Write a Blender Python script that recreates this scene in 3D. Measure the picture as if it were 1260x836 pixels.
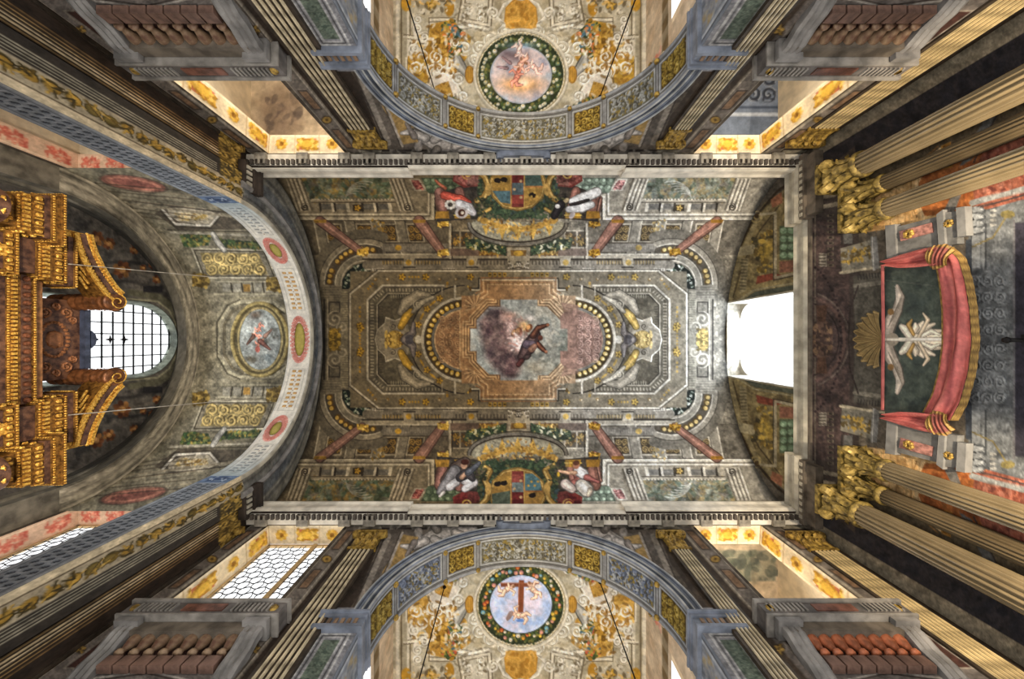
import bpy, math, random
import numpy as np
from math import sin, cos, pi, sqrt, atan2
from mathutils import Vector, Matrix
for o in list(bpy.data.objects): bpy.data.objects.remove(o)
SC = bpy.context.scene; COL = SC.collection
# ---------------------------------------------------------------- camera, sky, lights, exposure
# heights are measured from the lens; the nave runs along X, the side chapels open to +Y and -Y
F = 420.0
cam = bpy.data.cameras.new('camera'); cam.sensor_width = 36; cam.lens = 36*F/1260; cam.clip_start = .05; cam.clip_end = 200
co = bpy.data.objects.new('camera', cam); COL.objects.link(co); co.location = (0, 0, 0); co.rotation_euler = (pi, 0, 0); SC.camera = co
W = bpy.data.worlds.new('sky'); SC.world = W; W.use_nodes = True
W.node_tree.nodes['Background'].inputs[0].default_value = (1, .985, .96, 1); W.node_tree.nodes['Background'].inputs[1].default_value = 1.0
SC.view_settings.view_transform = 'Standard'; SC.view_settings.look = 'None'; SC.view_settings.gamma = 1
SC.view_settings.exposure = 0.70
def area(name, loc, target, sx, sy, power, col=(1, 1, 1)):
    l = bpy.data.lights.new(name, 'AREA'); l.shape = 'RECTANGLE'; l.size = sx; l.size_y = sy; l.energy = power; l.color = col
    o = bpy.data.objects.new(name, l); COL.objects.link(o); o.location = loc
    o.rotation_euler = (Vector(target)-Vector(loc)).to_track_quat('-Z', 'Y').to_euler(); return o
# daylight at the windows, and added lights in the rooms behind the openings
area('daylight_end_window', (8.9, 0, 11.4), (0, 0, 10), 2.4, 2.4, 260, (.86, .93, 1))
area('daylight_apse_window', (-12.6, 0, 11.2), (-7, 0, 9), 1.8, 1.6, 120, (.9, .95, 1))
for sy in (1, -1):
    for x in (-5.5, 5.75):
        area('side_opening_light', (x, sy*6.9, 8.2), (x, sy*4, 6.5), 1.8, 2.0, 34, (1, .93, .8))  # daylight at the leaded window; in the closed rooms an added light
        if (sy, x) != (1, -5.5): area('room_fill', (x, sy*6.5, 5.5), (x, sy*7.4, 9.6), 1.4, .8, 34, (1, .93, .82))  # added fill for the room ceilings, no lamp stands there
# unseen warm spots on the end wall; altar spots added to brighten the gilding
def spot(name, loc, target, power, ang, col, r=.12, blend=.6):
    l = bpy.data.lights.new(name, 'SPOT'); l.energy = power; l.spot_size = ang; l.spot_blend = blend; l.shadow_soft_size = r; l.color = col
    o = bpy.data.objects.new(name, l); COL.objects.link(o); o.location = loc
    o.rotation_euler = (Vector(target)-Vector(loc)).to_track_quat('-Z', 'Y').to_euler(); return o
for sy in (1, -1):
    spot('column_spot', (6.3, sy*1.2, 2.9), (7.6, sy*3.3, 6.0), 760, 1.2, (1, .84, .62), .08)
    spot('altar_spot', (-7.0, sy*2.2, 3.0), (-10.4, sy*2.0, 7.5), 800, 1.0, (1, .90, .74))

# ---------------------------------------------------------------- colour and materials
def lin(c):
    c = np.asarray(c, float)/255
    return np.where(c <= .04045, c/12.92, ((c+.055)/1.055)**2.4)
def l4(c): a = lin(c); return (float(a[0]), float(a[1]), float(a[2]), 1)
MATS = {}
def mat(name, c, rough=.75, metal=0., scale=6., amt=.25, bump=.15, c2=None, spec=.3):
    if name in MATS: return MATS[name]
    m = bpy.data.materials.new(name); m.use_nodes = True; t = m.node_tree; n = t.nodes; L = t.links; b = n['Principled BSDF']
    b.inputs['Roughness'].default_value = rough; b.inputs['Metallic'].default_value = metal; b.inputs['Specular IOR Level'].default_value = spec
    tc = n.new('ShaderNodeTexCoord'); no = n.new('ShaderNodeTexNoise'); no.inputs['Scale'].default_value = scale; no.inputs['Detail'].default_value = 6
    L.new(tc.outputs['Object'], no.inputs['Vector'])
    cr = n.new('ShaderNodeValToRGB'); a = lin(c); d = lin(c2) if c2 is not None else a*(1-amt)**2
    cr.color_ramp.elements[0].position = .36; cr.color_ramp.elements[1].position = .64
    cr.color_ramp.elements[0].color = (*[float(q) for q in d], 1); cr.color_ramp.elements[1].color = (*[float(q) for q in (a if c2 is not None else np.minimum(a*(1+amt*.7), 1))], 1)
    L.new(no.outputs['Fac'], cr.inputs['Fac']); L.new(cr.outputs['Color'], b.inputs['Base Color'])
    if bump:
        n2 = n.new('ShaderNodeTexNoise'); n2.inputs['Scale'].default_value = scale*5; L.new(tc.outputs['Object'], n2.inputs['Vector'])
        bm = n.new('ShaderNodeBump'); bm.inputs['Strength'].default_value = bump; bm.inputs['Distance'].default_value = .03
        L.new(n2.outputs['Fac'], bm.inputs['Height']); L.new(bm.outputs['Normal'], b.inputs['Normal'])
    MATS[name] = m; return m
def coat(m, w=.7, r=.16): m.node_tree.nodes['Principled BSDF'].inputs['Coat Weight'].default_value = w; m.node_tree.nodes['Principled BSDF'].inputs['Coat Roughness'].default_value = r; return m
def paint_mat(name='fresco_paint', rough=.8, spec=.2, scale=3.5):
    if name in MATS: return MATS[name]
    m = bpy.data.materials.new(name); m.use_nodes = True; t = m.node_tree; n = t.nodes; L = t.links; b = n['Principled BSDF']
    b.inputs['Roughness'].default_value = rough; b.inputs['Specular IOR Level'].default_value = spec
    at = n.new('ShaderNodeAttribute'); at.attribute_name = 'Paint'; tc = n.new('ShaderNodeTexCoord')
    no = n.new('ShaderNodeTexNoise'); no.inputs['Scale'].default_value = scale; no.inputs['Detail'].default_value = 9; no.inputs['Roughness'].default_value = .7
    L.new(tc.outputs['Object'], no.inputs['Vector'])
    mr = n.new('ShaderNodeMapRange'); mr.inputs['From Min'].default_value = .3; mr.inputs['From Max'].default_value = .7; mr.inputs['To Min'].default_value = .72; mr.inputs['To Max'].default_value = 1.22
    L.new(no.outputs['Fac'], mr.inputs['Value'])
    mx = n.new('ShaderNodeVectorMath'); mx.operation = 'SCALE'; L.new(at.outputs['Color'], mx.inputs[0]); L.new(mr.outputs['Result'], mx.inputs['Scale'])
    L.new(mx.outputs['Vector'], b.inputs['Base Color'])
    MATS[name] = m; return m
# ---------------------------------------------------------------- objects
def link(o, parent=None):
    COL.objects.link(o)
    if parent is not None: o.parent = parent
    return o
def tag(o, label=None, cat=None, group=None, kind=None):
    if label: o['label'] = label
    if cat: o['category'] = cat
    if group: o['group'] = group
    if kind: o['kind'] = kind
    return o
def thing(name, label, cat, group=None, loc=(0, 0, 0)):
    o = bpy.data.objects.new(name, None); o.empty_display_size = .1; o.location = loc; link(o); return tag(o, label, cat, group)
class MB:
    def __init__(s): s.v = []; s.f = []
    def add(s, vs, fs):
        n = len(s.v); s.v.extend(tuple(map(float, p)) for p in vs); s.f.extend(tuple(i+n for i in f) for f in fs); return s
    def box(s, a, b):
        x0, y0, z0 = [min(p, q) for p, q in zip(a, b)]; x1, y1, z1 = [max(p, q) for p, q in zip(a, b)]
        return s.add([(x0, y0, z0), (x1, y0, z0), (x1, y1, z0), (x0, y1, z0), (x0, y0, z1), (x1, y0, z1), (x1, y1, z1), (x0, y1, z1)],
                     [(0, 3, 2, 1), (4, 5, 6, 7), (0, 1, 5, 4), (1, 2, 6, 5), (2, 3, 7, 6), (3, 0, 4, 7)])
    def quad(s, a, b, c, d): return s.add([a, b, c, d], [(0, 1, 2, 3)])
    def sweep(s, path, frames, prof, closed=False, capped=True):
        """prof: (p,q) points; frames: per path point two vectors A,B; vertex = path + p*A + q*B"""
        n = len(prof); vs = []
        for P, (A, B) in zip(path, frames):
            P = np.array(P, float); A = np.array(A, float); B = np.array(B, float)
            for p, q in prof: vs.append(P+A*p+B*q)
        fs = []; m = len(path)
        for i in range(m if closed else m-1):
            for j in range(n):
                a = i*n+j; b = i*n+(j+1) % n; i2 = (i+1) % m
                fs.append((a, b, i2*n+(j+1) % n, i2*n+j))
        if capped and not closed: fs.append(tuple(range(n-1, -1, -1))); fs.append(tuple((m-1)*n+j for j in range(n)))
        return s.add(vs, fs)
    def tube(s, pts, r, k=8, radii=None):
        pts = [np.array(p, float) for p in pts]; fr = []
        for i, p in enumerate(pts):
            d = pts[min(i+1, len(pts)-1)]-pts[max(i-1, 0)]; d /= np.linalg.norm(d)+1e-9
            a = np.cross(d, (0, 0, 1)) if abs(d[2]) < .9 else np.cross(d, (1, 0, 0)); a /= np.linalg.norm(a); b = np.cross(d, a)
            rr = radii[i] if radii else r; fr.append((a*rr, b*rr))
        return s.sweep(pts, fr, [(cos(2*pi*j/k), sin(2*pi*j/k)) for j in range(k)])
    def lathe(s, prof, k=16, M=None, ax=(0, 0, 1), at=(0, 0, 0), flute=None):
        """prof (r,h) turned around axis ax from point at"""
        ax = np.array(ax, float); ax /= np.linalg.norm(ax); t = np.array((1, 0, 0)) if abs(ax[0]) < .9 else np.array((0, 1, 0))
        a = np.cross(ax, t); a /= np.linalg.norm(a); b = np.cross(ax, a); at = np.array(at, float); vs = []; fs = []; n = len(prof)
        for j in range(k):
            c, d = cos(2*pi*j/k), sin(2*pi*j/k); w = flute[j % len(flute)] if flute else 1
            for r, h in prof: vs.append(at+ax*h+(a*c+b*d)*r*w)
        for j in range(k):
            for i in range(n-1):
                p = j*n+i; q = ((j+1) % k)*n+i; fs.append((p, q, q+1, p+1))
        return s.add(vs, fs)
    def ball(s, c, r, k=6, sq=(1, 1, 1)):
        c = np.array(c, float); vs = [c+np.array((0, 0, r*sq[2]))]; fs = []; m = k//2
        for i in range(1, m):
            th = pi*i/m
            for j in range(k): vs.append(c+np.array((r*sin(th)*cos(2*pi*j/k)*sq[0], r*sin(th)*sin(2*pi*j/k)*sq[1], r*cos(th)*sq[2])))
        vs.append(c-np.array((0, 0, r*sq[2]))); n = len(vs)-1
        for j in range(k):
            fs.append((0, 1+j, 1+(j+1) % k)); fs.append((n, 1+(m-2)*k+(j+1) % k, 1+(m-2)*k+j))
            for i in range(m-2): a = 1+i*k; fs.append((a+j, a+k+j, a+k+(j+1) % k, a+(j+1) % k))
        return s.add(vs, fs)
    def build(s, name, m, parent=None, smooth=False):
        me = bpy.data.meshes.new(name); me.from_pydata(s.v, [], s.f); me.materials.append(m)
        if smooth: me.shade_smooth()
        return link(bpy.data.objects.new(name, me), parent)
def dup(o, parent, M=None):
    c = o.copy(); COL.objects.link(c); c.parent = parent
    if M is not None: c.matrix_local = M @ o.matrix_local
    return c
def recenter(o):
    """puts the origin of a mesh thing, or of an Empty with mesh parts, at the middle of its base"""
    me = [o] if o.type == 'MESH' else [c for c in o.children_recursive if c.type == 'MESH']
    P = []
    for c in me:
        a = np.empty(len(c.data.vertices)*3, np.float32); c.data.vertices.foreach_get('co', a); P.append(a.reshape(-1, 3))
    P = np.concatenate(P); lo = P.min(0); hi = P.max(0); b = Vector(((lo[0]+hi[0])/2, (lo[1]+hi[1])/2, lo[2])); seen = set()
    for c in me:
        if c.data.name in seen: continue
        seen.add(c.data.name); c.data.transform(Matrix.Translation(-b))
    o.location = b; return o
# photo measurement -> point on a plane of the building
def atY(px, py, Y): Z = abs(Y)*F/abs(py-418); return np.array(((px-630)*Z/F, Y, Z))
def atX(px, py, X): Z = X*F/(px-630); return np.array((X, (py-418)*Z/F, Z))
def atZ(px, py, Z): return np.array(((px-630)*Z/F, (py-418)*Z/F, Z))

# ---------------------------------------------------------------- painter: colour laid on a wall surface, one colour per mesh vertex
def hash2(i, j, s): n = np.sin(i*127.1+j*311.7+s*74.7)*43758.5453; return n-np.floor(n)
def vnoise(x, y, s=0):
    i = np.floor(x); j = np.floor(y); a = x-i; b = y-j; a = a*a*(3-2*a); b = b*b*(3-2*b)
    return (hash2(i, j, s)*(1-a)+hash2(i+1, j, s)*a)*(1-b)+(hash2(i, j+1, s)*(1-a)+hash2(i+1, j+1, s)*a)*b
def fbm(x, y, s=0, o=4):
    r = 0; w = .5; t = 0
    for k in range(o): r = r+w*vnoise(x, y, s+k*13); t += w; w *= .55; x = x*2.03+3.1; y = y*2.03+1.7
    return r/t
GOLD = (186, 146, 52); GOLDD = (92, 66, 22); CREAM = (214, 200, 172)
class Canvas:
    def __init__(s, fn, us, vs, base, chart=None, flip=False):
        s.U, s.V = np.meshgrid(np.asarray(us, float), np.asarray(vs, float)); s.P = np.stack(np.broadcast_arrays(*fn(s.U, s.V)), -1)
        if chart is None:
            s.x = 630+F*s.P[..., 0]/s.P[..., 2]; s.y = 418+F*s.P[..., 1]/s.P[..., 2]
            if flip: s.y = 836-s.y
        else: s.x, s.y = chart(s.U, s.V)
        s.C = np.empty(s.P.shape); s.C[:] = base; s.H = np.zeros(s.U.shape); s.R = np.zeros(s.U.shape, int); s.K = np.ones((s.U.shape[0]-1, s.U.shape[1]-1), bool)
        s.regs = {0: None}; s.sym = [(0, 0)]; s.rng = random.Random(5); B = 10; s.B = B; nv, nu = s.U.shape
        s.bi = list(range(0, nv, B)); s.bj = list(range(0, nu, B))
        red = lambda a, f: np.array([[f(a[i:i+B+1, j:j+B+1]) for j in s.bj] for i in s.bi])
        s.bx0, s.bx1, s.by0, s.by1 = red(s.x, np.min), red(s.x, np.max), red(s.y, np.min), red(s.y, np.max)
        s.mx = 638.; s.my = 418.
    def win(s, x0, x1, y0, y1):
        k = (s.bx0 <= x1) & (s.bx1 >= x0) & (s.by0 <= y1) & (s.by1 >= y0)
        if not k.any(): return None
        r = np.where(k.any(1))[0]; c = np.where(k.any(0))[0]
        return (slice(r[0]*s.B, r[-1]*s.B+s.B+1), slice(c[0]*s.B, c[-1]*s.B+s.B+1))
    def each(s, pts):
        pts = np.atleast_2d(np.asarray(pts, float))
        for (fx, fy) in s.sym:
            q = pts.copy()
            if fx: q[:, 0] = 2*s.mx-q[:, 0]
            if fy: q[:, 1] = 2*s.my-q[:, 1]
            yield q, fx, fy
    def put(s, w, al, col, h=0):
        c = s.C[w]; col = np.asarray(col, float); c += (col-c)*al[..., None]
        if h: s.H[w] = s.H[w]*(1-al)+h*al
    @staticmethod
    def dist(x, y, q, closed):
        d = np.full(x.shape, 1e9); n = len(q)
        for i in range(n if closed else n-1):
            a = q[i]; b = q[(i+1) % n]; e = b-a; L = e@e+1e-12; t = np.clip(((x-a[0])*e[0]+(y-a[1])*e[1])/L, 0, 1)
            d = np.minimum(d, (x-a[0]-t*e[0])**2+(y-a[1]-t*e[1])**2)
        return np.sqrt(d)
    @staticmethod
    def inside(x, y, q):
        r = np.zeros(x.shape, bool); n = len(q)
        for i in range(n):
            (x0, y0), (x1, y1) = q[i], q[(i+1) % n]
            if y0 != y1: r ^= ((y0 > y) != (y1 > y)) & (x < (x1-x0)*(y-y0)/(y1-y0)+x0)
        return r
    def cover(s, q, pad):
        w = s.win(q[:, 0].min()-pad, q[:, 0].max()+pad, q[:, 1].min()-pad, q[:, 1].max()+pad)
        return w
    def poly(s, pts, col, a=1, soft=.9, h=0):
        for q, _, _ in s.each(pts):
            w = s.cover(q, soft+1)
            if w is None: continue
            x, y = s.x[w], s.y[w]; d = s.dist(x, y, q, True); i = s.inside(x, y, q)
            s.put(w, np.clip(np.where(i, d, -d)/soft+.5, 0, 1)*a, col, h)
    def region(s, key, name, pts, **info):
        """faces inside pts become an object of their own"""
        for n_, (q, _, _) in enumerate(s.each(pts)):
            w = s.cover(q, 2)
            if w is None: continue
            k = len(s.regs); s.regs[k] = (name, {kk: (vv[n_] if isinstance(vv, list) else vv) for kk, vv in info.items()}, key)
            r = s.R[w]; r[s.inside(s.x[w], s.y[w], q)] = k
    def line(s, pts, w_, col, a=1, closed=False, soft=.9, h=0):
        for q, _, _ in s.each(pts):
            w = s.cover(q, w_+soft+1)
            if w is None: continue
            d = s.dist(s.x[w], s.y[w], q, closed); s.put(w, np.clip((w_/2-d)/soft+.5, 0, 1)*a, col, h)
    def mould(s, pts, prof, closed=False, a=1, h=0):
        """prof: (offset to the side, width, colour)"""
        q = np.asarray(pts, float); n = len(q)
        for off, w_, c in prof:
            r = []
            for i in range(n):
                a0 = q[i-1] if (i or closed) else None; a1 = q[(i+1) % n] if (i < n-1 or closed) else None
                ns = []
                if a0 is not None: e = q[i]-a0; ns.append(np.array((-e[1], e[0]))/(np.hypot(*e)+1e-9))
                if a1 is not None: e = a1-q[i]; ns.append(np.array((-e[1], e[0]))/(np.hypot(*e)+1e-9))
                m = sum(ns)/len(ns); m = m/max(m@m, .3); r.append(q[i]+m*off)
            s.line(r, w_, c, a, closed, h=h)
    def ell(s, cx, cy, rx, ry, col, rot=0, a=1, soft=.9, w_=None, h=0, gauss=False):
        for q, fx, fy in s.each([(cx, cy)]):
            R = max(rx, ry)*(2.7 if gauss else 1)+soft+1+(w_ or 0); w = s.win(q[0, 0]-R, q[0, 0]+R, q[0, 1]-R, q[0, 1]+R)
            if w is None: continue
            an = rot*(-1 if fx != fy else 1); c, d = cos(an), sin(an); X = s.x[w]-q[0, 0]; Y = s.y[w]-q[0, 1]
            u = (X*c+Y*d)/rx; v = (-X*d+Y*c)/ry; r = np.sqrt(u*u+v*v)+1e-9
            if gauss: al = np.exp(-r*r*1.5)*a
            else:
                sd = (1-r)*min(rx, ry) if abs(rx-ry) < .3*max(rx, ry) else (1-r)*r/np.sqrt((u/rx)**2+(v/ry)**2+1e-9)
                al = (np.clip((w_/2-np.abs(sd))/soft+.5, 0, 1) if w_ else np.clip(sd/soft+.5, 0, 1))*a
            s.put(w, al, col, h)
    def arc(s, cx, cy, r, a0, a1, w_, col, ry=None, a=1, h=0, soft=.9):
        ry = ry or r; n = max(6, int(abs(a1-a0)*r/5)+2)
        s.line([(cx+r*cos(a0+(a1-a0)*i/n), cy+ry*sin(a0+(a1-a0)*i/n)) for i in range(n+1)], w_, col, a, h=h, soft=soft)
    def comb(s, p0, p1, n, depth, col, frac=.5, a=1, h=0):
        """row of n little blocks between two points"""
        for q, _, _ in s.each([p0, p1]):
            w = s.cover(q, depth+1)
            if w is None: continue
            e = q[1]-q[0]; L = np.hypot(*e); e = e/L; X = s.x[w]-q[0, 0]; Y = s.y[w]-q[0, 1]; t = X*e[0]+Y*e[1]; d = np.abs(-X*e[1]+Y*e[0])
            ph = (t/L*n) % 1; step = L/n
            al = np.clip((frac/2-np.abs(ph-.5))*step+.5, 0, 1)*np.clip(depth/2-d+.5, 0, 1)*((t > 0) & (t < L))
            s.put(w, al*a, col, h)
    def spiral(s, cx, cy, r, turn, col, w_=1.6, ph=0, a=1, h=0):
        for q, fx, fy in s.each([(cx, cy)]):
            w = s.win(q[0, 0]-r-1, q[0, 0]+r+1, q[0, 1]-r-1, q[0, 1]+r+1)
            if w is None: continue
            X = (s.x[w]-q[0, 0])*(-1 if fx else 1); Y = (s.y[w]-q[0, 1])*(-1 if fy else 1); R = np.hypot(X, Y); T = np.arctan2(Y, X)*turn/(2*pi)+ph
            pitch = max(r/1.7, w_*1.9); k = (R/pitch-T) % 1; d = np.minimum(k, 1-k)*pitch
            s.put(w, np.clip(w_/2-d+.5, 0, 1)*np.clip(r-R+.5, 0, 1)*a, col, h)
    def rosette(s, cx, cy, r, col=GOLD, dark=GOLDD, n=5, h=.02):
        for q, _, _ in s.each([(cx, cy)]):
            w = s.win(q[0, 0]-r-2, q[0, 0]+r+2, q[0, 1]-r-2, q[0, 1]+r+2)
            if w is None: continue
            X = s.x[w]-q[0, 0]; Y = s.y[w]-q[0, 1]; R = np.hypot(X, Y); T = np.arctan2(Y, X)
            s.put(w, np.clip(r*1.05-R+.5, 0, 1)*.7, dark); s.put(w, np.clip(r*(.72+.28*np.cos(n*T))-R+.5, 0, 1), col, h)
            s.put(w, np.clip(r*.28-R+.5, 0, 1)*.8, dark)
    def texture(s, pts, cols, scale=5, a=1, soft=1.5, sx=1, sy=1, seed=1, gain=2.2):
        """clouded mixture of colours inside pts"""
        for q, fx, fy in s.each(pts):
            w = s.cover(q, soft+1)
            if w is None: continue
            x, y = s.x[w], s.y[w]; d = s.dist(x, y, q, True); al = np.clip(np.where(s.inside(x, y, q), d, -d)/soft+.5, 0, 1)*a
            f = np.clip((fbm(x/scale/sx, y/scale/sy, seed)-.5)*gain+.5, 0, .999)*(len(cols)-1); i = f.astype(int); k = (f-i)[..., None]; cc = np.array(cols, float)
            col = cc[i]*(1-k)+cc[np.minimum(i+1, len(cols)-1)]*k; s.C[w] += (col-s.C[w])*al[..., None]
    def speck(s, pts, cols, n, r0, r1, a=.9, seed=1, el=1.8, h=0):
        """leaves, flowers and brush strokes scattered inside pts"""
        R = random.Random(seed); q = np.asarray(pts, float); x0, y0 = q.min(0); x1, y1 = q.max(0); k = 0; t = 0
        while k < n and t < n*8:
            t += 1; x = R.uniform(x0, x1); y = R.uniform(y0, y1)
            if not s.inside(np.array([x]), np.array([y]), q)[0]: continue
            k += 1; r = R.uniform(r0, r1); s.ell(x, y, r*el**.5, r/el**.5, R.choice(cols), R.uniform(0, pi), a, h=h)
    def arabesque(s, p, nu, nv, col, dark=None, seed=1, w_=1.5, h=.015, leaf=True):
        """scrolls and leaves filling the quad p (four corners), nu by nv cells"""
        p = np.asarray(p, float); R = random.Random(seed); at = lambda u, v: (p[0]*(1-u)+p[1]*u)*(1-v)+(p[3]*(1-u)+p[2]*u)*v
        for i in range(nu):
            for j in range(nv):
                c = at((i+.5)/nu, (j+.5)/nv); ru = np.hypot(*(at((i+1)/nu, (j+.5)/nv)-at(i/nu, (j+.5)/nv)))/2; rv = np.hypot(*(at((i+.5)/nu, (j+1)/nv)-at((i+.5)/nu, j/nv)))/2
                r = min(ru, rv)*1.02; t = 1 if (i+j) % 2 else -1
                if dark is not None: s.spiral(c[0]+.7, c[1]+.7, r, t, dark, w_*1.2, R.random()*.4, .8)
                s.spiral(c[0], c[1], r, t, col, w_, R.random()*.4, .95, h)
                if leaf:
                    for k in range(4):
                        an = R.uniform(0, 2*pi); s.ell(c[0]+r*.8*cos(an), c[1]+r*.8*sin(an), r*.3, r*.14, col, an+.7, .9, h=h)
    def limb(s, pts, radii, col, dark=None, light=None, lx=-.35, ly=-.35):
        """tapered rounded stroke with painted modelling"""
        col = np.array(col, float); dark = col*.55 if dark is None else dark; light = np.minimum(col*1.25+12, 255) if light is None else light
        for off, sc, c, a in ((0, 1.12, dark, .9), (.12, .9, col, 1), (.45, .42, light, .65)):
            P = []; 
            for i in range(len(pts)-1):
                n = max(2, int(np.hypot(pts[i+1][0]-pts[i][0], pts[i+1][1]-pts[i][1])/max(min(radii[i], radii[i+1])*.6, .6))+1)
                for k in range(n+1):
                    t = k/n; r = radii[i]*(1-t)+radii[i+1]*t; P.append((pts[i][0]*(1-t)+pts[i+1][0]*t+lx*r*off, pts[i][1]*(1-t)+pts[i+1][1]*t+ly*r*off, r*sc))
            for x, y, r in P: s.ell(x, y, max(r, .5), max(r, .5), c, 0, a)
    def noise(s, amt=.12, scale=9, seed=3, sx=1, sy=1):
        f = fbm(s.x/scale/sx, s.y/scale/sy, seed)-.5; g = fbm(s.x/2.2, s.y/2.2, seed+5, 2)-.5
        s.C *= (1+f*amt*2.4+g*amt*1.9)[..., None]
    def hole(s, test):
        u = (s.P[:-1, :-1]+s.P[1:, 1:])/2; s.K &= ~test(u[..., 0], u[..., 1], u[..., 2])
    def build(s, name, parent=None, m=None, kind='structure', inward=None, label=None):
        m = m or paint_mat(); P = s.P.copy()
        if np.abs(s.H).max() > 0:
            du = np.gradient(P, axis=1); dv = np.gradient(P, axis=0); N = np.cross(du, dv); N /= np.linalg.norm(N, axis=-1, keepdims=True)+1e-12
            sg = np.sign(-(N*P).sum(-1, keepdims=True)); P = P+N*sg*s.H[..., None]
        nv, nu = s.U.shape; C = lin(np.clip(s.C, 0, 255)); idx = np.arange(nv*nu).reshape(nv, nu)
        F4 = np.stack([idx[:-1, :-1], idx[:-1, 1:], idx[1:, 1:], idx[1:, :-1]], -1); R = s.R[:-1, :-1]; out = {}
        P = P.reshape(-1, 3); C = C.reshape(-1, 3); groups = {}
        for k, info in s.regs.items():
            sel = F4[(R == k) & s.K]
            if len(sel) == 0: continue
            used, inv = np.unique(sel.ravel(), return_inverse=True); nm = name if k == 0 else info[0]
            me = bpy.data.meshes.new(nm); me.vertices.add(len(used)); me.vertices.foreach_set('co', P[used].ravel().astype(np.float32))
            nf = len(sel); me.loops.add(nf*4); me.loops.foreach_set('vertex_index', inv.astype(np.int32)); me.polygons.add(nf)
            me.polygons.foreach_set('loop_start', np.arange(0, nf*4, 4, dtype=np.int32)); me.update(calc_edges=True); me.shade_smooth()
            at = me.color_attributes.new('Paint', 'FLOAT_COLOR', 'POINT'); at.data.foreach_set('color', np.concatenate([C[used], np.ones((len(used), 1))], 1).ravel().astype(np.float32))
            me.materials.append(m); o = bpy.data.objects.new(nm, me)
            if k == 0:
                link(o, parent)
                if parent is None: o['kind'] = kind
                if label: o['label'] = label
                root = o
            else:
                d = info[1]
                if d.get('cat'): link(o); tag(o, d.get('label'), d['cat'], d.get('group')); recenter(o)
                else: link(o, root if parent is None else parent); tag(o, d.get('label'))
            out.setdefault(k if k == 0 else info[2], []).append(o)
        return out
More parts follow.
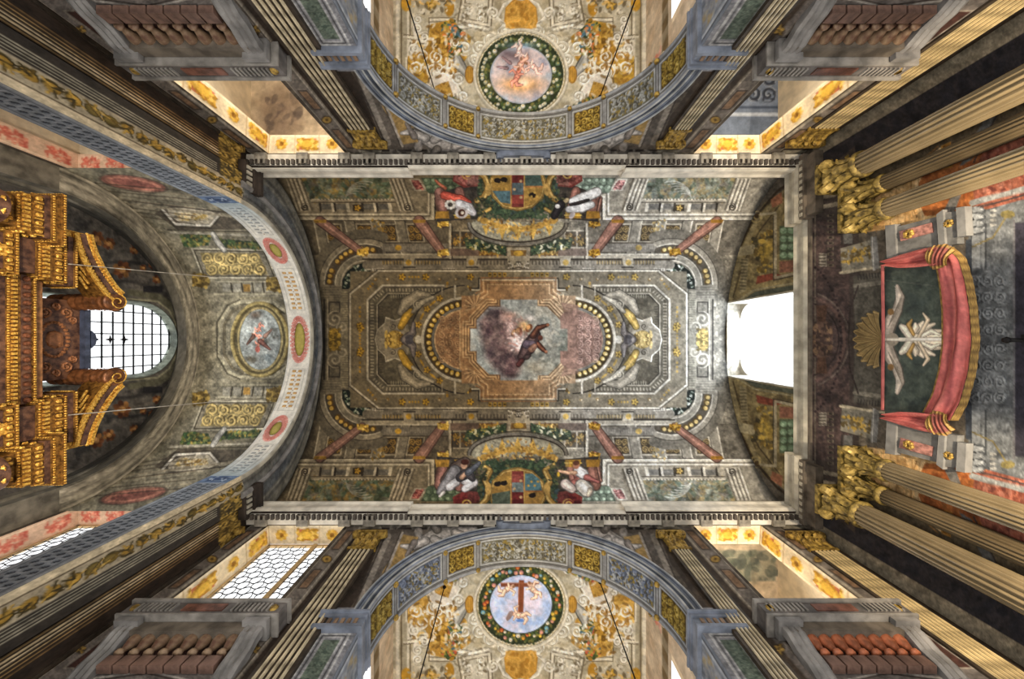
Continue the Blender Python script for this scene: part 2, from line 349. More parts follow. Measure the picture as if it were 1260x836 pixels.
# ================================================================ THE NAVE VAULT (frescoed)
XL, XR = -6.9, 7.8; VA, VB, VS = 4.85, 3.25, 9.2
ALL4 = [(0, 0), (1, 0), (0, 1), (1, 1)]; SY = [(0, 0), (0, 1)]; SX = [(0, 0), (1, 0)]; ONE = [(0, 0)]
S0 = (188, 178, 156); S1 = (158, 147, 124); S2 = (118, 108, 88); S3 = (78, 69, 55); S4 = (46, 40, 33)
def vault_fn(U, V): return U, VA*np.sin(V), VS+VB*np.cos(V)
def el_pts(cx, cy, rx, ry, a0=0, a1=2*pi, n=32): return [(cx+rx*cos(a0+(a1-a0)*i/n), cy+ry*sin(a0+(a1-a0)*i/n)) for i in range(n+(0 if abs(a1-a0-2*pi) < 1e-6 else 1))]
def coat_of_arms(c, up):
    """painted escutcheon between scrolls; up=1 the one on the +Y side. local y grows away from the cornice"""
    oy = 628 if up else 207; sg = -1 if up else 1
    P = lambda x, y: (x, oy+sg*y); PP = lambda l: [P(*q) for q in l]
    c.sym = ONE
    # curved balcony with pale pavement behind the arms
    c.poly(PP([(582, 66)]+[(637-57*cos(t), 68+22*sin(t)) for t in np.linspace(0, pi, 18)]+[(692, 66)]), (150, 143, 118))
    c.texture(PP([(582, 64)]+[(637-55*cos(t), 68+20*sin(t)) for t in np.linspace(0, pi, 18)]), [(120, 112, 92), (178, 170, 142), (150, 142, 118)], 4, .8)
    for x in (618, 654): c.line(PP([(x, 66), (x, 88)]), 2, (84, 60, 40))
    c.line(PP([(637-58*cos(t), 68+23*sin(t)) for t in np.linspace(0, pi, 24)]), 1.8, (50, 40, 32)); c.line(PP([(637-60*cos(t), 68+26*sin(t)) for t in np.linspace(0, pi, 24)]), 3, (112, 104, 92)); c.line(PP([(637-62*cos(t), 68+29*sin(t)) for t in np.linspace(0, pi, 24)]), 1.2, (60, 52, 42))
    # dark niches and red cushions at both sides
    for s in (-1, 1):
        X = lambda x: 637+s*x
        c.poly(PP([(X(48), 62), (X(50), 14), (X(92), 30), (X(100), 66)]), (52, 46, 42))
        c.texture(PP([(X(44), 60), (X(46), 24), (X(88), 34), (X(96), 64)]), [(40, 36, 32), (84, 74, 62), (56, 50, 44)], 7, .8)
        c.poly(PP([(X(48), 2), (X(78), 2), (X(80), 16), (X(66), 24), (X(46), 22)]), (120, 52, 46))
        c.texture(PP([(X(48), 3), (X(76), 3), (X(78), 15), (X(64), 22), (X(46), 20)]), [(84, 40, 36), (176, 112, 100), (130, 72, 62)] if not up else [(70, 22, 24), (130, 52, 48), (96, 34, 34)], 6, .9)
        # pink marble half column and its gilded foot
        c.limb(PP([(X(66), 50), (X(72), 28)]), [5.5, 5], (140, 96, 84)); c.poly(PP([(X(58), 62), (X(59), 53), (X(76), 53), (X(78), 62)]), (168, 126, 50)); c.line(PP([(X(58), 58), (X(78), 58)]), 1.4, (230, 194, 90))
        c.limb(PP([(X(92), 50), (X(96), 30)]), [6, 6], (130, 90, 78)); c.poly(PP([(X(84), 62), (X(85), 53), (X(100), 53), (X(102), 62)]), (158, 116, 46))
    # wreath of leaves, crown, scrolls
    c.ell(*P(637, 28), 50, 34, (40, 56, 40), 0, .9)
    c.speck(PP([(590, 4), (684, 4), (688, 36), (660, 56), (612, 56), (588, 36)]), [(58, 86, 58), (84, 106, 66), (44, 64, 48), (98, 92, 52), (60, 84, 92)], 420, 1, 2.4, seed=21+up)
    c.speck(PP([(592, 50), (682, 50), (676, 62), (600, 62)]), [(44, 66, 44), (70, 92, 60)], 150, 1, 2.2, seed=31+up)
    # crown
    for x in np.linspace(596, 680, 12): c.ell(*P(x, 68+10*sin((x-596)/84*pi)-3), 5, 4, (206, 148, 44), 0, .9)
    for x in (598, 618, 637, 656, 676): c.poly(PP([(x-5, 70+6*sin((x-596)/84*pi)), (x, 82+8*sin((x-596)/84*pi)), (x+5, 70+6*sin((x-596)/84*pi))]), (222, 168, 60)); 
    c.speck(PP([(594, 62), (680, 62), (672, 80), (637, 88), (602, 80)]), [(240, 196, 96), (150, 96, 30), (214, 160, 60)], 90, .8, 1.8, seed=5)
    # the shield
    sh = [(610, 3), (664, 3), (670, 18), (666, 34), (654, 46), (637, 50), (620, 46), (608, 34), (604, 18)]
    c.mould(PP(sh), [(0, 6, (150, 108, 40)), (0, 2, (222, 184, 96))], True)
    c.poly(PP(sh), (176, 126, 46))
    c.poly(PP([(629, 2), (645, 2), (645, 48), (629, 48)]), (128, 42, 38))
    bands = [(34, 44, (150, 60, 52)), (22, 34, (110, 128, 130)), (2, 22, (112, 30, 30))] if up else [(33, 44, (164, 56, 46)), (18, 33, (84, 104, 112)), (2, 18, (124, 34, 34))]
    for a, b, cc in bands: c.poly(PP([(630, a), (644, a), (644, b), (630, b)]), cc)
    c.poly(PP([(607, 30) if up else (607, 8), (629, 30) if up else (629, 8), (629, 42) if up else (629, 27), (612, 42) if up else (607, 27)]), (190, 138, 48))
    c.poly(PP([(646, 24), (667, 24), (664, 38), (655, 45), (646, 45)]), (74, 120, 132) if up else (186, 136, 50)); c.poly(PP([(646, 4), (664, 4), (668, 22), (646, 22)]), (180, 128, 48) if up else (70, 96, 88))
    c.poly(PP([(606, 6), (628, 6), (628, 24), (605, 20)]), (84, 98, 80) if up else (178, 130, 46)); 
    if not up: c.poly(PP([(606, 28), (628, 28), (628, 44), (616, 42)]), (74, 112, 124))
    for (x, y) in ((612, 32 if up else 15), (620, 33 if up else 14), (655, 18 if up else 33)): c.ell(*P(x, y), 4.4, 3, (34, 24, 20)); c.ell(*P(x+2, y+2), 1.8, 1.6, (34, 24, 20))
    for k in range(4): c.ell(*P(633+k % 2*8, 6+k*10), 1.8, 1.8, (206, 164, 108)); c.ell(*P(650+k*4, 30+k % 2*5), 1.5, 1.5, (214, 166, 60))
    c.line(PP([(646, 23), (667, 23)]), 2, (180, 110, 50)); c.line(PP([(629, 2), (629, 48)]), 1.2, (206, 160, 70)); c.line(PP([(645, 2), (645, 48)]), 1.2, (206, 160, 70))
    for s in (-1, 1):   # big scrolls left and right of the shield
        X = lambda x: 637+s*x
        sc = [(X(60), 3), (X(48), 3), (X(40), 12), (X(36), 24), (X(42), 36), (X(50), 40)] if not up else [(X(56), 4), (X(46), 5), (X(38), 14), (X(35), 26), (X(40), 36), (X(34), 48)]
        c.mould(PP(sc), [(0, 8, (90, 62, 24)), (0, 6, (168, 124, 48)), (-1.2, 2.2, (226, 186, 98))])
        c.spiral(*P(X(62), 7), 7, s, (214, 172, 84), 2); c.ell(*P(X(36), 26), 4, 8, (198, 150, 66)); 
        c.mould(PP([(X(34), 50), (X(44), 56), (X(48), 64)]), [(0, 4, (190, 138, 46)), (0, 1.6, (236, 190, 92))])
        c.speck(PP([(X(38), 36), (X(60), 36), (X(56), 60), (X(40), 60)]), [(60, 72, 46), (96, 92, 52), (44, 50, 38)], 60, 1, 2, seed=3)
    c.line(PP([(608, 0), (622, 2.5), (650, 2.5), (668, 0)]), 3, (150, 92, 74)) if up else None
    reg = PP([(588, 1), (686, 1), (690, 30), (682, 60), (680, 84), (637, 90), (594, 84), (590, 60), (584, 30)])
    c.region('arms', 'coat_of_arms', reg, cat='fresco', label='painted crowned coat of arms flanked by ' + ('two seated women in white skirts' if up else 'red shirt figure and billowing white drapery'))
def seated(c, P, k):
    skin = (206, 160, 130)
    if k == 0:   # dark-robed woman in white skirt (crest of the +Y side)
        c.limb(P([(548, 592), (562, 578), (572, 570)]), [6, 9, 7], (86, 70, 62)); c.limb(P([(560, 580), (548, 598), (540, 606)]), [7, 6, 3], (120, 116, 116)); c.limb(P([(553, 600), (561, 594)]), [4.5, 5], (214, 208, 206))
        c.limb(P([(572, 592), (582, 594), (572, 602)]), [5, 5.5, 4], (224, 218, 216)); c.limb(P([(566, 588), (576, 582), (582, 590)]), [5, 6, 3], (66, 62, 64)); c.limb(P([(568, 588), (576, 580)]), [2.6, 2.2], skin)
        c.limb(P([(576, 582), (590, 570)]), [4, 2], (84, 86, 92)); c.ell(*P([(571, 573)])[0], 4, 4.5, skin); c.ell(*P([(572, 569)])[0], 5, 3.5, (66, 34, 26)); c.limb(P([(546, 606), (541, 611)]), [2, 1.5], (200, 190, 180))
    if k == 1:
        c.limb(P([(712, 582), (716, 592), (702, 600)]), [7, 7, 6], (150, 92, 84)); c.limb(P([(716, 598), (722, 604)]), [8, 8], (214, 206, 194)); c.limb(P([(696, 596), (704, 602)]), [6, 5], (204, 186, 176))
        c.limb(P([(712, 580), (718, 584)]), [6, 6], (226, 222, 220)); c.limb(P([(708, 582), (698, 582), (688, 580)]), [2.4, 2, 1.4], skin); c.ell(*P([(709, 573)])[0], 4, 4.6, (178, 122, 98)); c.ell(*P([(709, 570)])[0], 4.4, 3, (92, 56, 40))
        c.limb(P([(722, 588), (736, 594)]), [4, 2], (140, 84, 78)); c.limb(P([(726, 604), (724, 610)]), [3, 2], (210, 190, 170)); c.ell(*P([(687, 584)])[0], 1.6, 3, (220, 176, 60))
    if k == 2:   # red-shirted figure seen from below
        c.limb(P([(547, 240), (566, 246), (576, 250)]), [5, 6, 4], (192, 84, 66)); c.limb(P([(565, 252), (576, 256), (582, 262)]), [6, 6, 4], (214, 206, 204)); c.ell(*P([(568, 262)])[0], 8, 7, (196, 186, 180)); c.ell(*P([(568, 262)])[0], 4.5, 4.5, (74, 40, 28)); c.ell(*P([(569, 262)])[0], 2, 2, (236, 222, 200))
        for a in range(9): c.ell(*P([(554+5*cos(a*.7), 252+4.4*sin(a*.7))])[0], 2, 1.8, (222, 214, 200))
        c.limb(P([(548, 232), (540, 226), (536, 222)]), [2, 1.6, 1.2], (150, 84, 60))
    if k == 3:
        c.limb(P([(735, 236), (718, 244), (704, 248)]), [5, 7, 4], (226, 224, 222)); c.limb(P([(700, 258), (716, 256), (728, 252)]), [4, 5, 4], (216, 214, 214)); c.limb(P([(698, 246), (684, 256)]), [2.4, 2], (190, 170, 130)); c.limb(P([(702, 252), (712, 250), (724, 246)]), [1.6, 2, 1.6], (40, 34, 32)); c.limb(P([(690, 252), (682, 266)]), [5, 4], (36, 32, 34)); c.ell(*P([(686, 254)])[0], 3, 2.6, (230, 226, 220)); c.ell(*P([(704, 265)])[0], 3, 5, (200, 190, 190), .6)
def paint_vault():
    us = np.linspace(XL, XR, 560); vs = np.linspace(-1.52, 1.52, 520)
    c = Canvas(vault_fn, us, vs, S2); c.sym = ALL4
    c.noise(.3, 30, 2)
    # -- strip next to the cornice: landscape niches, consoles, balusters
    c.poly([(300, 215), (534, 215), (534, 262), (300, 262)], (128, 118, 98))
    c.poly([(300, 212), (640, 212), (640, 221), (300, 221)], (120, 110, 90))
    c.texture([(368, 219), (480, 219), (486, 234), (484, 249), (378, 249)], [(70, 78, 58), (116, 124, 100), (140, 116, 66), (88, 98, 88), (60, 62, 48)], 14, 1, seed=4)
    c.speck([(372, 219), (478, 219), (484, 244), (384, 246)], [(84, 104, 86), (128, 136, 120), (60, 70, 50), (150, 122, 62), (110, 104, 96)], 210, 1.5, 4.5, .55, 5, 2.6)
    for k in range(6): c.arc(434+k*3, 248, 10+k*3, -2.6, -1.2, 1.2, (150, 150, 138))
    c.mould([(384, 247), (490, 247)], [(0, 4, S1), (2, 1.4, S3), (-1.6, 1, S0)]); c.comb((392, 245.5), (482, 245.5), 22, 1.6, S4, .35, .8)
    for x in (395, 413, 447, 465): c.poly([(x, 251), (x+12, 251), (x+14, 258), (x+1, 258)], (96, 92, 84)); c.poly([(x-3, 250), (x, 250), (x+1, 259), (x-1, 262)], S4); c.poly([(x+12, 250), (x+16, 250), (x+18, 261), (x+14, 261)], S0)
    c.poly([(434, 252), (446, 252), (448, 260), (434, 260)], (50, 42, 30)); c.rosette(440, 256, 4)
    c.mould([(345, 266.5), (530.5, 266.5), (530.5, 238.5), (560, 238.5)], [(0, 8, (150, 141, 120)), (2.6, 2.6, S0), (-1, 1, S3), (-3, 1.6, (196, 186, 164)), (5, 1.6, S4)], h=.03)
    for x, k in ((478, 1), (352, -.9)):      # scroll consoles
        pts = [(x, 219), (x+16, 219), (x+22, 226), (x+28, 240), (x+32, 260), (x+14, 262), (x+6, 240)]
        c.poly(pts, (140, 130, 110), h=.04)
        for o in (2, 7, 12, 17): c.line([(x+o-1, 220), (x+o+5, 236), (x+o+13, 258)], 2, S0, .85); c.line([(x+o+1.5, 220), (x+o+8, 236), (x+o+15, 258)], 1.6, S3, .8)
        c.spiral(x+24, 254, 5, 1, S4, 1.6)
    c.poly([(503, 220), (516, 220), (526, 235), (510, 235)], (168, 160, 142)); c.poly([(506, 222), (515, 222), (522, 233), (512, 233)], (150, 84, 78)); c.speck([(506, 222), (515, 222), (522, 233), (512, 233)], [(196, 130, 120), (110, 50, 50)], 24, .8, 1.6)
    c.poly([(518, 219), (562, 219), (562, 237), (527, 237)], (64, 78, 62))
    for i in range(5):
        for j in range(2): c.ell(525+i*9+j*3, 223.5+j*8.5, 4.2, 4.4, (92, 110, 88), .5); c.ell(524+i*9+j*3, 222+j*8.5, 2, 1.8, (150, 170, 144), .5, .8)
    # -- zone of coffers and pink marble columns
    c.poly([(345, 271), (552, 271), (552, 314), (345, 314)], (92, 83, 67))
    c.texture([(345, 271), (552, 271), (552, 314), (345, 314)], [(70, 62, 48), (112, 102, 84), (92, 84, 70)], 12, .7)
    for x in (386, 424, 456, 486): # beams running up into the painted depth
        c.poly([(x, 272), (x+13, 272), (x+21, 312), (x+7, 312)], (126, 117, 99)); c.line([(x, 272), (x+8, 312)], 1.6, S0, .9); c.line([(x+12, 272), (x+20, 312)], 1.6, S4, .9)
    for x in (400, 438, 468, 500):
        c.poly([(x, 276), (x+19, 276), (x+22, 298), (x+4, 298)], (62, 50, 34)); c.mould([(x, 276), (x+19, 276), (x+22, 298), (x+4, 298)], [(0, 2, S1)], True); c.arabesque([(x+1, 278), (x+18, 278), (x+20, 296), (x+4, 296)], 2, 2, (150, 118, 56), seed=x, w_=1.3)
    c.poly([(443, 300), (552, 300), (552, 310), (446, 310)], (118, 110, 96)); c.comb((446, 305), (550, 305), 36, 5, (140, 132, 116), .4, .6); c.ell(490, 305, 4, 3.4, GOLD); c.line([(440, 299), (552, 299)], 1.4, S3)
    c.speck([(458, 270), (470, 270), (474, 284), (462, 286)], [(190, 180, 150), (120, 110, 84), (170, 136, 64)], 26, 1, 2)
    # big corner oculus with curved cornice
    C0 = (449, 350)
    for r, w_, cc in ((62, 12, (104, 96, 80)), (56, 1.6, S4), (53, 6, (140, 130, 110)), (49.5, 1.8, S0), (43, 12, S3), (36, 2, S0), (33, 6, (130, 122, 103)), (29, 1.6, S0)): c.arc(*C0, r, pi*.98, pi*1.62 if r > 40 else pi*1.5, w_, cc, h=.01)
    for a in np.linspace(pi*1.22, pi*1.58, 8): c.ell(449+43*cos(a), 350+43*sin(a), 3.4, 3.4, GOLDD); c.ell(448+43*cos(a), 349+43*sin(a), 2.4, 2.4, (206, 170, 84), h=.02)
    for a in np.linspace(pi*1.02, pi*1.12, 3): c.ell(449+43*cos(a), 350+43*sin(a), 3.6, 3.6, GOLDD); c.ell(448+43*cos(a), 349+43*sin(a), 2.6, 2.6, (196, 160, 74), h=.02)
    c.poly([(421, 358), (421, 345), (427, 334), (438, 326), (452, 322), (459, 332), (438, 346), (428, 357)], (24, 30, 24)); c.speck([(423, 354), (424, 342), (436, 328), (452, 323), (456, 331), (436, 345)], [(60, 80, 60), (150, 160, 140), (40, 54, 40), (214, 214, 196)], 70, .7, 1.7, seed=8)
    c.poly([(428, 358), (438, 346), (459, 332), (458, 340), (440, 352), (432, 359)], (98, 88, 74))
    # side walls of the oculus down the short sides
    c.poly([(398, 356), (432, 356), (430, 418), (398, 418)], (106, 97, 79)); c.poly([(418, 358), (428, 358), (430, 418), (420, 418)], (130, 121, 98)); c.comb((424, 360), (425, 400), 14, 9, S3, .25, .6)
    c.poly([(430, 356), (440, 354), (441, 370), (431, 372)], (176, 166, 144)); c.comb((435, 355), (436, 371), 5, 9, S3, .3); c.mould([(431, 374), (431, 418)], [(0, 3, S1), (2, 1.2, S4)]); c.line([(399, 356), (399, 418)], 2, S4); c.line([(403, 356), (403, 418)], 1.4, S1)
    c.poly([(396, 350), (420, 352), (420, 368), (397, 368)], (120, 111, 92)); c.comb((408, 352), (408, 368), 5, 22, S3, .3, .6); c.mould([(405, 372), (418, 372), (418, 385), (405, 385)], [(0, 1.4, S4)], True)
    c.spiral(412, 393, 10, 1, S1, 2.4); c.spiral(421, 403, 8, -1, S1, 2.2); c.ell(411, 413, 7, 9, (150, 120, 46)); c.speck([(406, 404), (418, 404), (418, 422), (406, 422)], [(196, 160, 60), (100, 80, 30)], 26, .8, 2)
    # entablature between coffers and rosette band
    c.mould([(446, 316), (640, 316)], [(0, 7, S1), (-3, 1.6, S0), (3, 1.5, S4)]); c.mould([(452, 326), (640, 326)], [(0, 12, (124, 115, 98)), (5.5, 1.8, S0), (-5.5, 1.2, S3)], h=.02); c.comb((470, 323), (640, 323), 40, 6, (70, 62, 50), .42, .85); c.comb((470, 323), (546, 323), 24, 4, (176, 140, 60), .42, .7)
    for x in (456, 543): c.poly([(x, 321), (x+14, 321), (x+17, 336), (x+1, 340)], (132, 123, 106)); c.poly([(x+2, 330), (x+17, 330), (x+19, 341), (x+3, 341)], (190, 181, 162)); c.comb((x+3, 335), (x+18, 335), 5, 9, (110, 100, 86), .4); c.line([(x, 342), (x+20, 342)], 1.4, S4)
    for x in (503, 580): c.poly([(x-6, 317), (x+8, 317), (x+6, 327), (x-6, 328)], S1, h=.03); c.ell(x, 323, 3.6, 3.6, GOLD); c.line([(x-6, 329), (x+8, 329)], 1.4, S4)
    c.poly([(553, 284), (581, 284), (578, 305), (553, 305)], S3); c.mould([(553, 284), (581, 284), (581, 305), (553, 305)], [(0, 2, S1)], True); c.line([(566, 284), (566, 305)], 2, S1); c.speck([(555, 287), (580, 287), (580, 303), (555, 303)], [(150, 112, 50), (90, 66, 34), (176, 140, 60)], 40, .8, 1.8)
    c.line([(554, 276), (554, 318)], 2, S0); c.line([(556.5, 280), (556.5, 318)], 1.2, S4)
    c.poly([(554, 306), (640, 306), (640, 315), (554, 315)], (112, 92, 78)); c.poly([(592, 307), (615, 307), (613, 314), (592, 314)], (164, 128, 56)); c.speck([(590, 306), (616, 306), (616, 315), (590, 315)], [(206, 168, 80), (110, 76, 34)], 22, .8, 1.8)
    c.texture([(572, 296), (590, 292), (622, 302), (624, 312), (574, 306)], [(38, 50, 38), (70, 92, 66)], 4, .95); c.speck([(572, 294), (590, 292), (622, 300), (624, 314), (574, 306)], [(58, 80, 54), (90, 112, 76), (210, 208, 176), (40, 56, 40), (176, 158, 84)], 90, .8, 2, seed=9)
    c.poly([(624, 305), (640, 305), (640, 334), (625, 334)], S1); c.poly([(628, 308), (640, 308), (640, 315), (629, 315)], (120, 90, 44)); c.ell(637, 312, 5, 3.4, GOLD); c.speck([(626, 322), (640, 322), (640, 331), (626, 331)], [(214, 206, 190), S3], 26, .8, 1.5)
    # -- rosette band (frame D)
    c.poly([(431, 334), (640, 334), (640, 352), (468, 352), (452, 368), (452, 418), (431, 418)], (116, 104, 80), h=.01)
    c.mould([(640, 333.5), (466, 333.5), (431, 362), (431, 418)], [(0, 2, S0), (2, 1.2, S3)]); c.mould([(546, 351.5), (471, 351.5), (452.5, 369), (452.5, 418)], [(0, 2.4, S0), (-2, 1.2, S3), (-4, 2, S1)], h=.02)
    for x, y in ((495, 341), (524, 341), (579, 341), (443, 401), (551, 368), (444, 434-30)): c.rosette(x, y, 4.4, (178, 140, 40))
    for x0, x1, y in ((502, 517, 341),): c.comb((x0, y), (x1, y), 4, 2.6, (168, 130, 40), .6)
    for x in (462, 477, 541, 561): c.ell(x, 344, 2, 2, (128, 96, 40)); c.ell(x-.5, 343.4, 1, 1, S0)
    for y0, y1 in ((376, 392), (407, 418)): c.comb((443, y0), (443, y1), 3, 2.4, (160, 122, 40), .6)
    c.comb((452, 357), (460, 348), 3, 3, (160, 122, 40), .6); c.comb((550.5, 346), (550.5, 358), 2, 3, (160, 122, 40), .7)
    # sunken field with dentils
    c.poly([(455, 418), (455, 370), (473, 354), (556, 354), (556, 418)], (92, 84, 66)); c.texture([(462, 418), (462, 374), (478, 360), (552, 360), (552, 418)], [(72, 64, 48), (100, 92, 72)], 12, .8)
    c.comb((458, 372), (458, 418), 12, 4, S1, .4); c.comb((474, 357), (546, 357), 18, 4, S1, .4); c.comb((459, 370), (473, 358), 5, 4, S1, .4)
    c.mould([(546, 361.5), (477, 361.5), (464, 375), (464, 418)], [(0, 1.4, S1), (-1.6, 1.2, S4)]); c.comb((468, 376), (468, 404), 9, 6, (66, 58, 44), .35); c.comb((480, 364), (503, 364), 8, 6, (138, 130, 108), .35)
    c.poly([(557, 345), (640, 345), (640, 360), (557, 360)], (110, 99, 78)); c.comb((600, 338), (624, 338), 4, 5, (170, 134, 50), .7, h=.02); c.comb((600, 338), (624, 338), 4, 2, (70, 50, 20), .4)
    c.mould([(640, 344.5), (591, 344.5), (591, 357), (562, 357), (562, 352)], [(0, 1.8, S0), (2, 1.4, S4)])
    c.poly([(562, 353), (580, 353), (580, 358), (568, 358), (568, 372), (562, 372)], GOLDD); c.speck([(562, 353), (580, 353), (568, 372), (562, 372)], [(206, 168, 70)], 16, 1, 2)
    # curved band round the lunettes
    cx, cy = 571, 418
    for r, w_, cc, hh in ((59, 14, (118, 106, 82), .02), (66.5, 1.6, S4, 0), (51, 3, S0, .03), (48.5, 1.2, S3, 0), (43.5, 9, (70, 54, 26), 0), (38.5, 2.6, (112, 108, 98), .01)): c.arc(cx, cy, r, pi*.5, pi*1.46, w_, cc, h=hh)
    c.mould([(560, 368), (560, 352)], [(0, 2.4, S0)]); c.mould([(544, 368), (544, 354)], [(0, 1.6, S1)])
    for a in np.linspace(1.03, 1.44, 9): c.ell(cx+43.5*cos(pi*a), cy+43.5*sin(pi*a), 3, 2.4, (206, 168, 70), pi*a, h=.02); c.ell(cx+44.5*cos(pi*a), cy+44.5*sin(pi*a), 1.2, 1, (246, 226, 160))
    for a in (1.1, 1.22, 1.33): c.rosette(cx+59*cos(pi*a), cy+59*sin(pi*a), 4.2, (182, 142, 42))
    for a in (1.16, 1.275): c.ell(cx+59*cos(pi*a), cy+59*sin(pi*a), 5, 1.4, (168, 130, 44), pi*a+pi/2)
    # stucco-like shell cartouche with gilt boss and scrolls
    c.poly([(462, 418), (465, 406), (474, 398), (475, 391), (486, 395), (494, 392), (502, 400), (506, 418)], (134, 124, 104), h=.05); c.line([(462, 418), (465, 406), (474, 398), (475, 391), (486, 395), (494, 392)], 1.6, S0)
    c.ell(486, 418, 11, 11, (150, 118, 48), h=.05); c.ell(483, 413, 6, 5, (196, 162, 74), 0, .8); c.speck([(475, 408), (496, 408), (496, 418), (475, 418)], [(110, 82, 30), (210, 176, 90)], 22, .8, 2.2); c.spiral(484, 402, 4, 1, S3, 1.6)
    c.limb([(493, 385), (500, 373), (514, 363), (528, 364)], [4, 7, 6, 3], (128, 118, 98)); c.limb([(494, 402), (500, 390), (506, 384)], [4, 5, 4], (168, 132, 44)); c.limb([(508, 384), (520, 372), (533, 366)], [2, 3, 2], (150, 140, 118)); c.limb([(499, 418), (508, 410), (509, 398)], [5, 4, 2], (96, 88, 84)); c.ell(504, 416, 5, 4, (72, 68, 72)); c.ell(515, 417, 4, 4, (176, 168, 150))
    c.spiral(514, 375, 6, 1, S1, 1.8)
    # -- tan cross with octagon frame
    T1, T2, T3 = (176, 138, 96), (140, 102, 66), (206, 172, 128)
    c.poly([(568, 418), (568, 364), (591, 364), (591, 346), (640, 346), (640, 418)], (158, 122, 84), h=.01)
    c.mould([(640, 350), (600, 350), (600, 362), (590, 368)], [(0, 1.6, T3), (2, 1.4, T2), (5, 1.2, T3), (8, 1.6, T2)]); c.comb((594, 349), (640, 349), 8, 3, (120, 88, 48), .3, .6)
    c.arc(cx, cy, 18, pi*.5, pi*1.5, 37, (154, 116, 80)); c.arc(cx, cy, 36, pi*.5, pi*1.5, 1.6, T3, a=.7)
    c.arabesque([(540, 390), (568, 384), (568, 418), (538, 418)], 3, 3, (182, 146, 106), (112, 78, 50), seed=3, w_=1.4); c.arc(575, 418, 24, pi*.6, pi*1.4, 1.4, T2); c.comb((558, 387), (568, 387), 5, 8, T2, .35, .7)
    c.poly([(566, 380), (578, 380), (578, 418), (566, 418)], T1); c.comb((572, 388), (572, 418), 6, 6, T3, .5, .6); c.line([(566, 384), (566, 418)], 1.4, T3); c.line([(576.5, 396), (576.5, 418)], 1.6, T3)
    for a in np.linspace(.85, 1.9, 8): c.line([(585, 378), (585+13*cos(pi*a), 376+13*sin(pi*a))], 2.2, T3, .8); c.line([(585, 378), (585+12*cos(pi*a+.13), 376+12*sin(pi*a+.13))], 1, (96, 66, 40), .7)
    c.poly([(566, 392), (586, 378), (590, 384), (578, 398), (566, 398)], (150, 112, 74), .8)
    octo = [(616, 370), (616, 378), (602, 378), (587, 394), (587, 405), (579, 405), (579, 418)]
    c.mould(octo, [(9, 1.6, T3), (7.4, 1.2, T2), (5.6, 2, T3), (4, 1.2, (104, 72, 44)), (2.4, 1.6, T3), (1, 1.2, (112, 80, 50))], h=.02)
    # right-hand lunette is painted redder
    c.sym = SY
    c.arc(2*638-571, 418, 18, -pi*.5, pi*.5, 37, (140, 98, 82), a=.8); c.arabesque([(708, 386), (738, 394), (740, 418), (708, 418)], 3, 3, (178, 134, 116), (96, 58, 48), seed=7, w_=1.4); c.poly([(690, 372), (712, 376), (712, 418), (700, 418), (698, 396)], (140, 98, 80), .7)
    # -- end-window light put into the colour: left half browner, right half paler
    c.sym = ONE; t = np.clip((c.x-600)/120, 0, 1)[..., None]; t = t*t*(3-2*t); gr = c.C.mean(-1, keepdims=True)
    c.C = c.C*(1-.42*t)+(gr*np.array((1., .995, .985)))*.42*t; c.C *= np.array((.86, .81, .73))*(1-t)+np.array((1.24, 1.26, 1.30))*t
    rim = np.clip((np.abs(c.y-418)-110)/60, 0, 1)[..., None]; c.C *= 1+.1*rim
    # pink columns, drawn once each so that they can be told apart
    cols = []
    for fx in (0, 1):
        for fy in (0, 1):
            X = lambda x: 2*638-x if fx else x; Y = lambda y: 836-y if fy else y; pk = (120, 84, 66) if not fx else (138, 102, 90)
            for a, b, r0, r1 in (((394, 272), (446, 311), 6, 4.4), ((516, 272), (545, 312), 7, 5), ((539, 244), (545, 276), 4, 4.4)):
                A = (X(a[0]), Y(a[1])); B = (X(b[0]), Y(b[1])); c.limb([A, B], [r0, r1], pk, lx=-.2, ly=-.4, light=np.array(pk)*1.15+8); c.line([(A[0]+2, A[1]+1), (B[0]+1, B[1])], 1.2, np.array(pk)*1.5+20, .6)
                g = (182, 138, 48); s = 1 if b[0] > a[0] else -1; s = -s if fx else s; k = -1 if fy else 1
                c.poly([(B[0]-6, B[1]-4*k), (B[0]+6, B[1]-6*k), (B[0]+8, B[1]+2*k), (B[0]-7, B[1]+3*k)], g, h=.02); c.speck([(B[0]-6, B[1]-4), (B[0]+6, B[1]-4), (B[0]+7, B[1]+4), (B[0]-6, B[1]+4)], [(230, 190, 96), (104, 72, 24)], 12, .8, 1.6, seed=int(B[0]))
                if a[1] > 260: c.poly([(A[0]-8, A[1]-2*k), (A[0]+8, A[1]-2*k), (A[0]+7, A[1]+2.5*k), (A[0]-7, A[1]+2.5*k)], (150, 110, 44)); 
                e = np.array(B, float)-A; n_ = np.array((-e[1], e[0]))/np.hypot(*e)*r0
                c.region('pcol', 'painted_column', [A+n_, B+n_*.8, B-n_*.8, A-n_])
    # -- the octagonal sky
    c.sym = ONE
    oc = [(616, 369), (661, 369), (661, 377), (673, 378), (689, 394), (689, 405), (698, 405), (698, 432), (689, 432), (689, 447), (674, 462), (662, 462), (661, 468), (616, 468), (616, 461), (602, 461), (587, 446), (587, 432), (579, 432), (579, 405), (587, 405), (587, 394), (602, 378), (616, 378)]
    c.poly(oc, (150, 150, 142)); c.texture(oc, [(112, 118, 110), (164, 164, 154), (142, 142, 134), (186, 180, 164)], 16, .9, seed=6)
    c.ell(672, 410, 22, 18, (186, 184, 178), 0, .7, gauss=True); c.ell(662, 452, 20, 9, (184, 170, 142), 0, .7, gauss=True)
    cl = [(588, 396), (602, 379), (618, 378), (628, 386), (640, 400), (650, 420), (652, 434), (641, 446), (640, 458), (630, 466), (618, 464), (608, 452), (598, 440), (592, 418)]
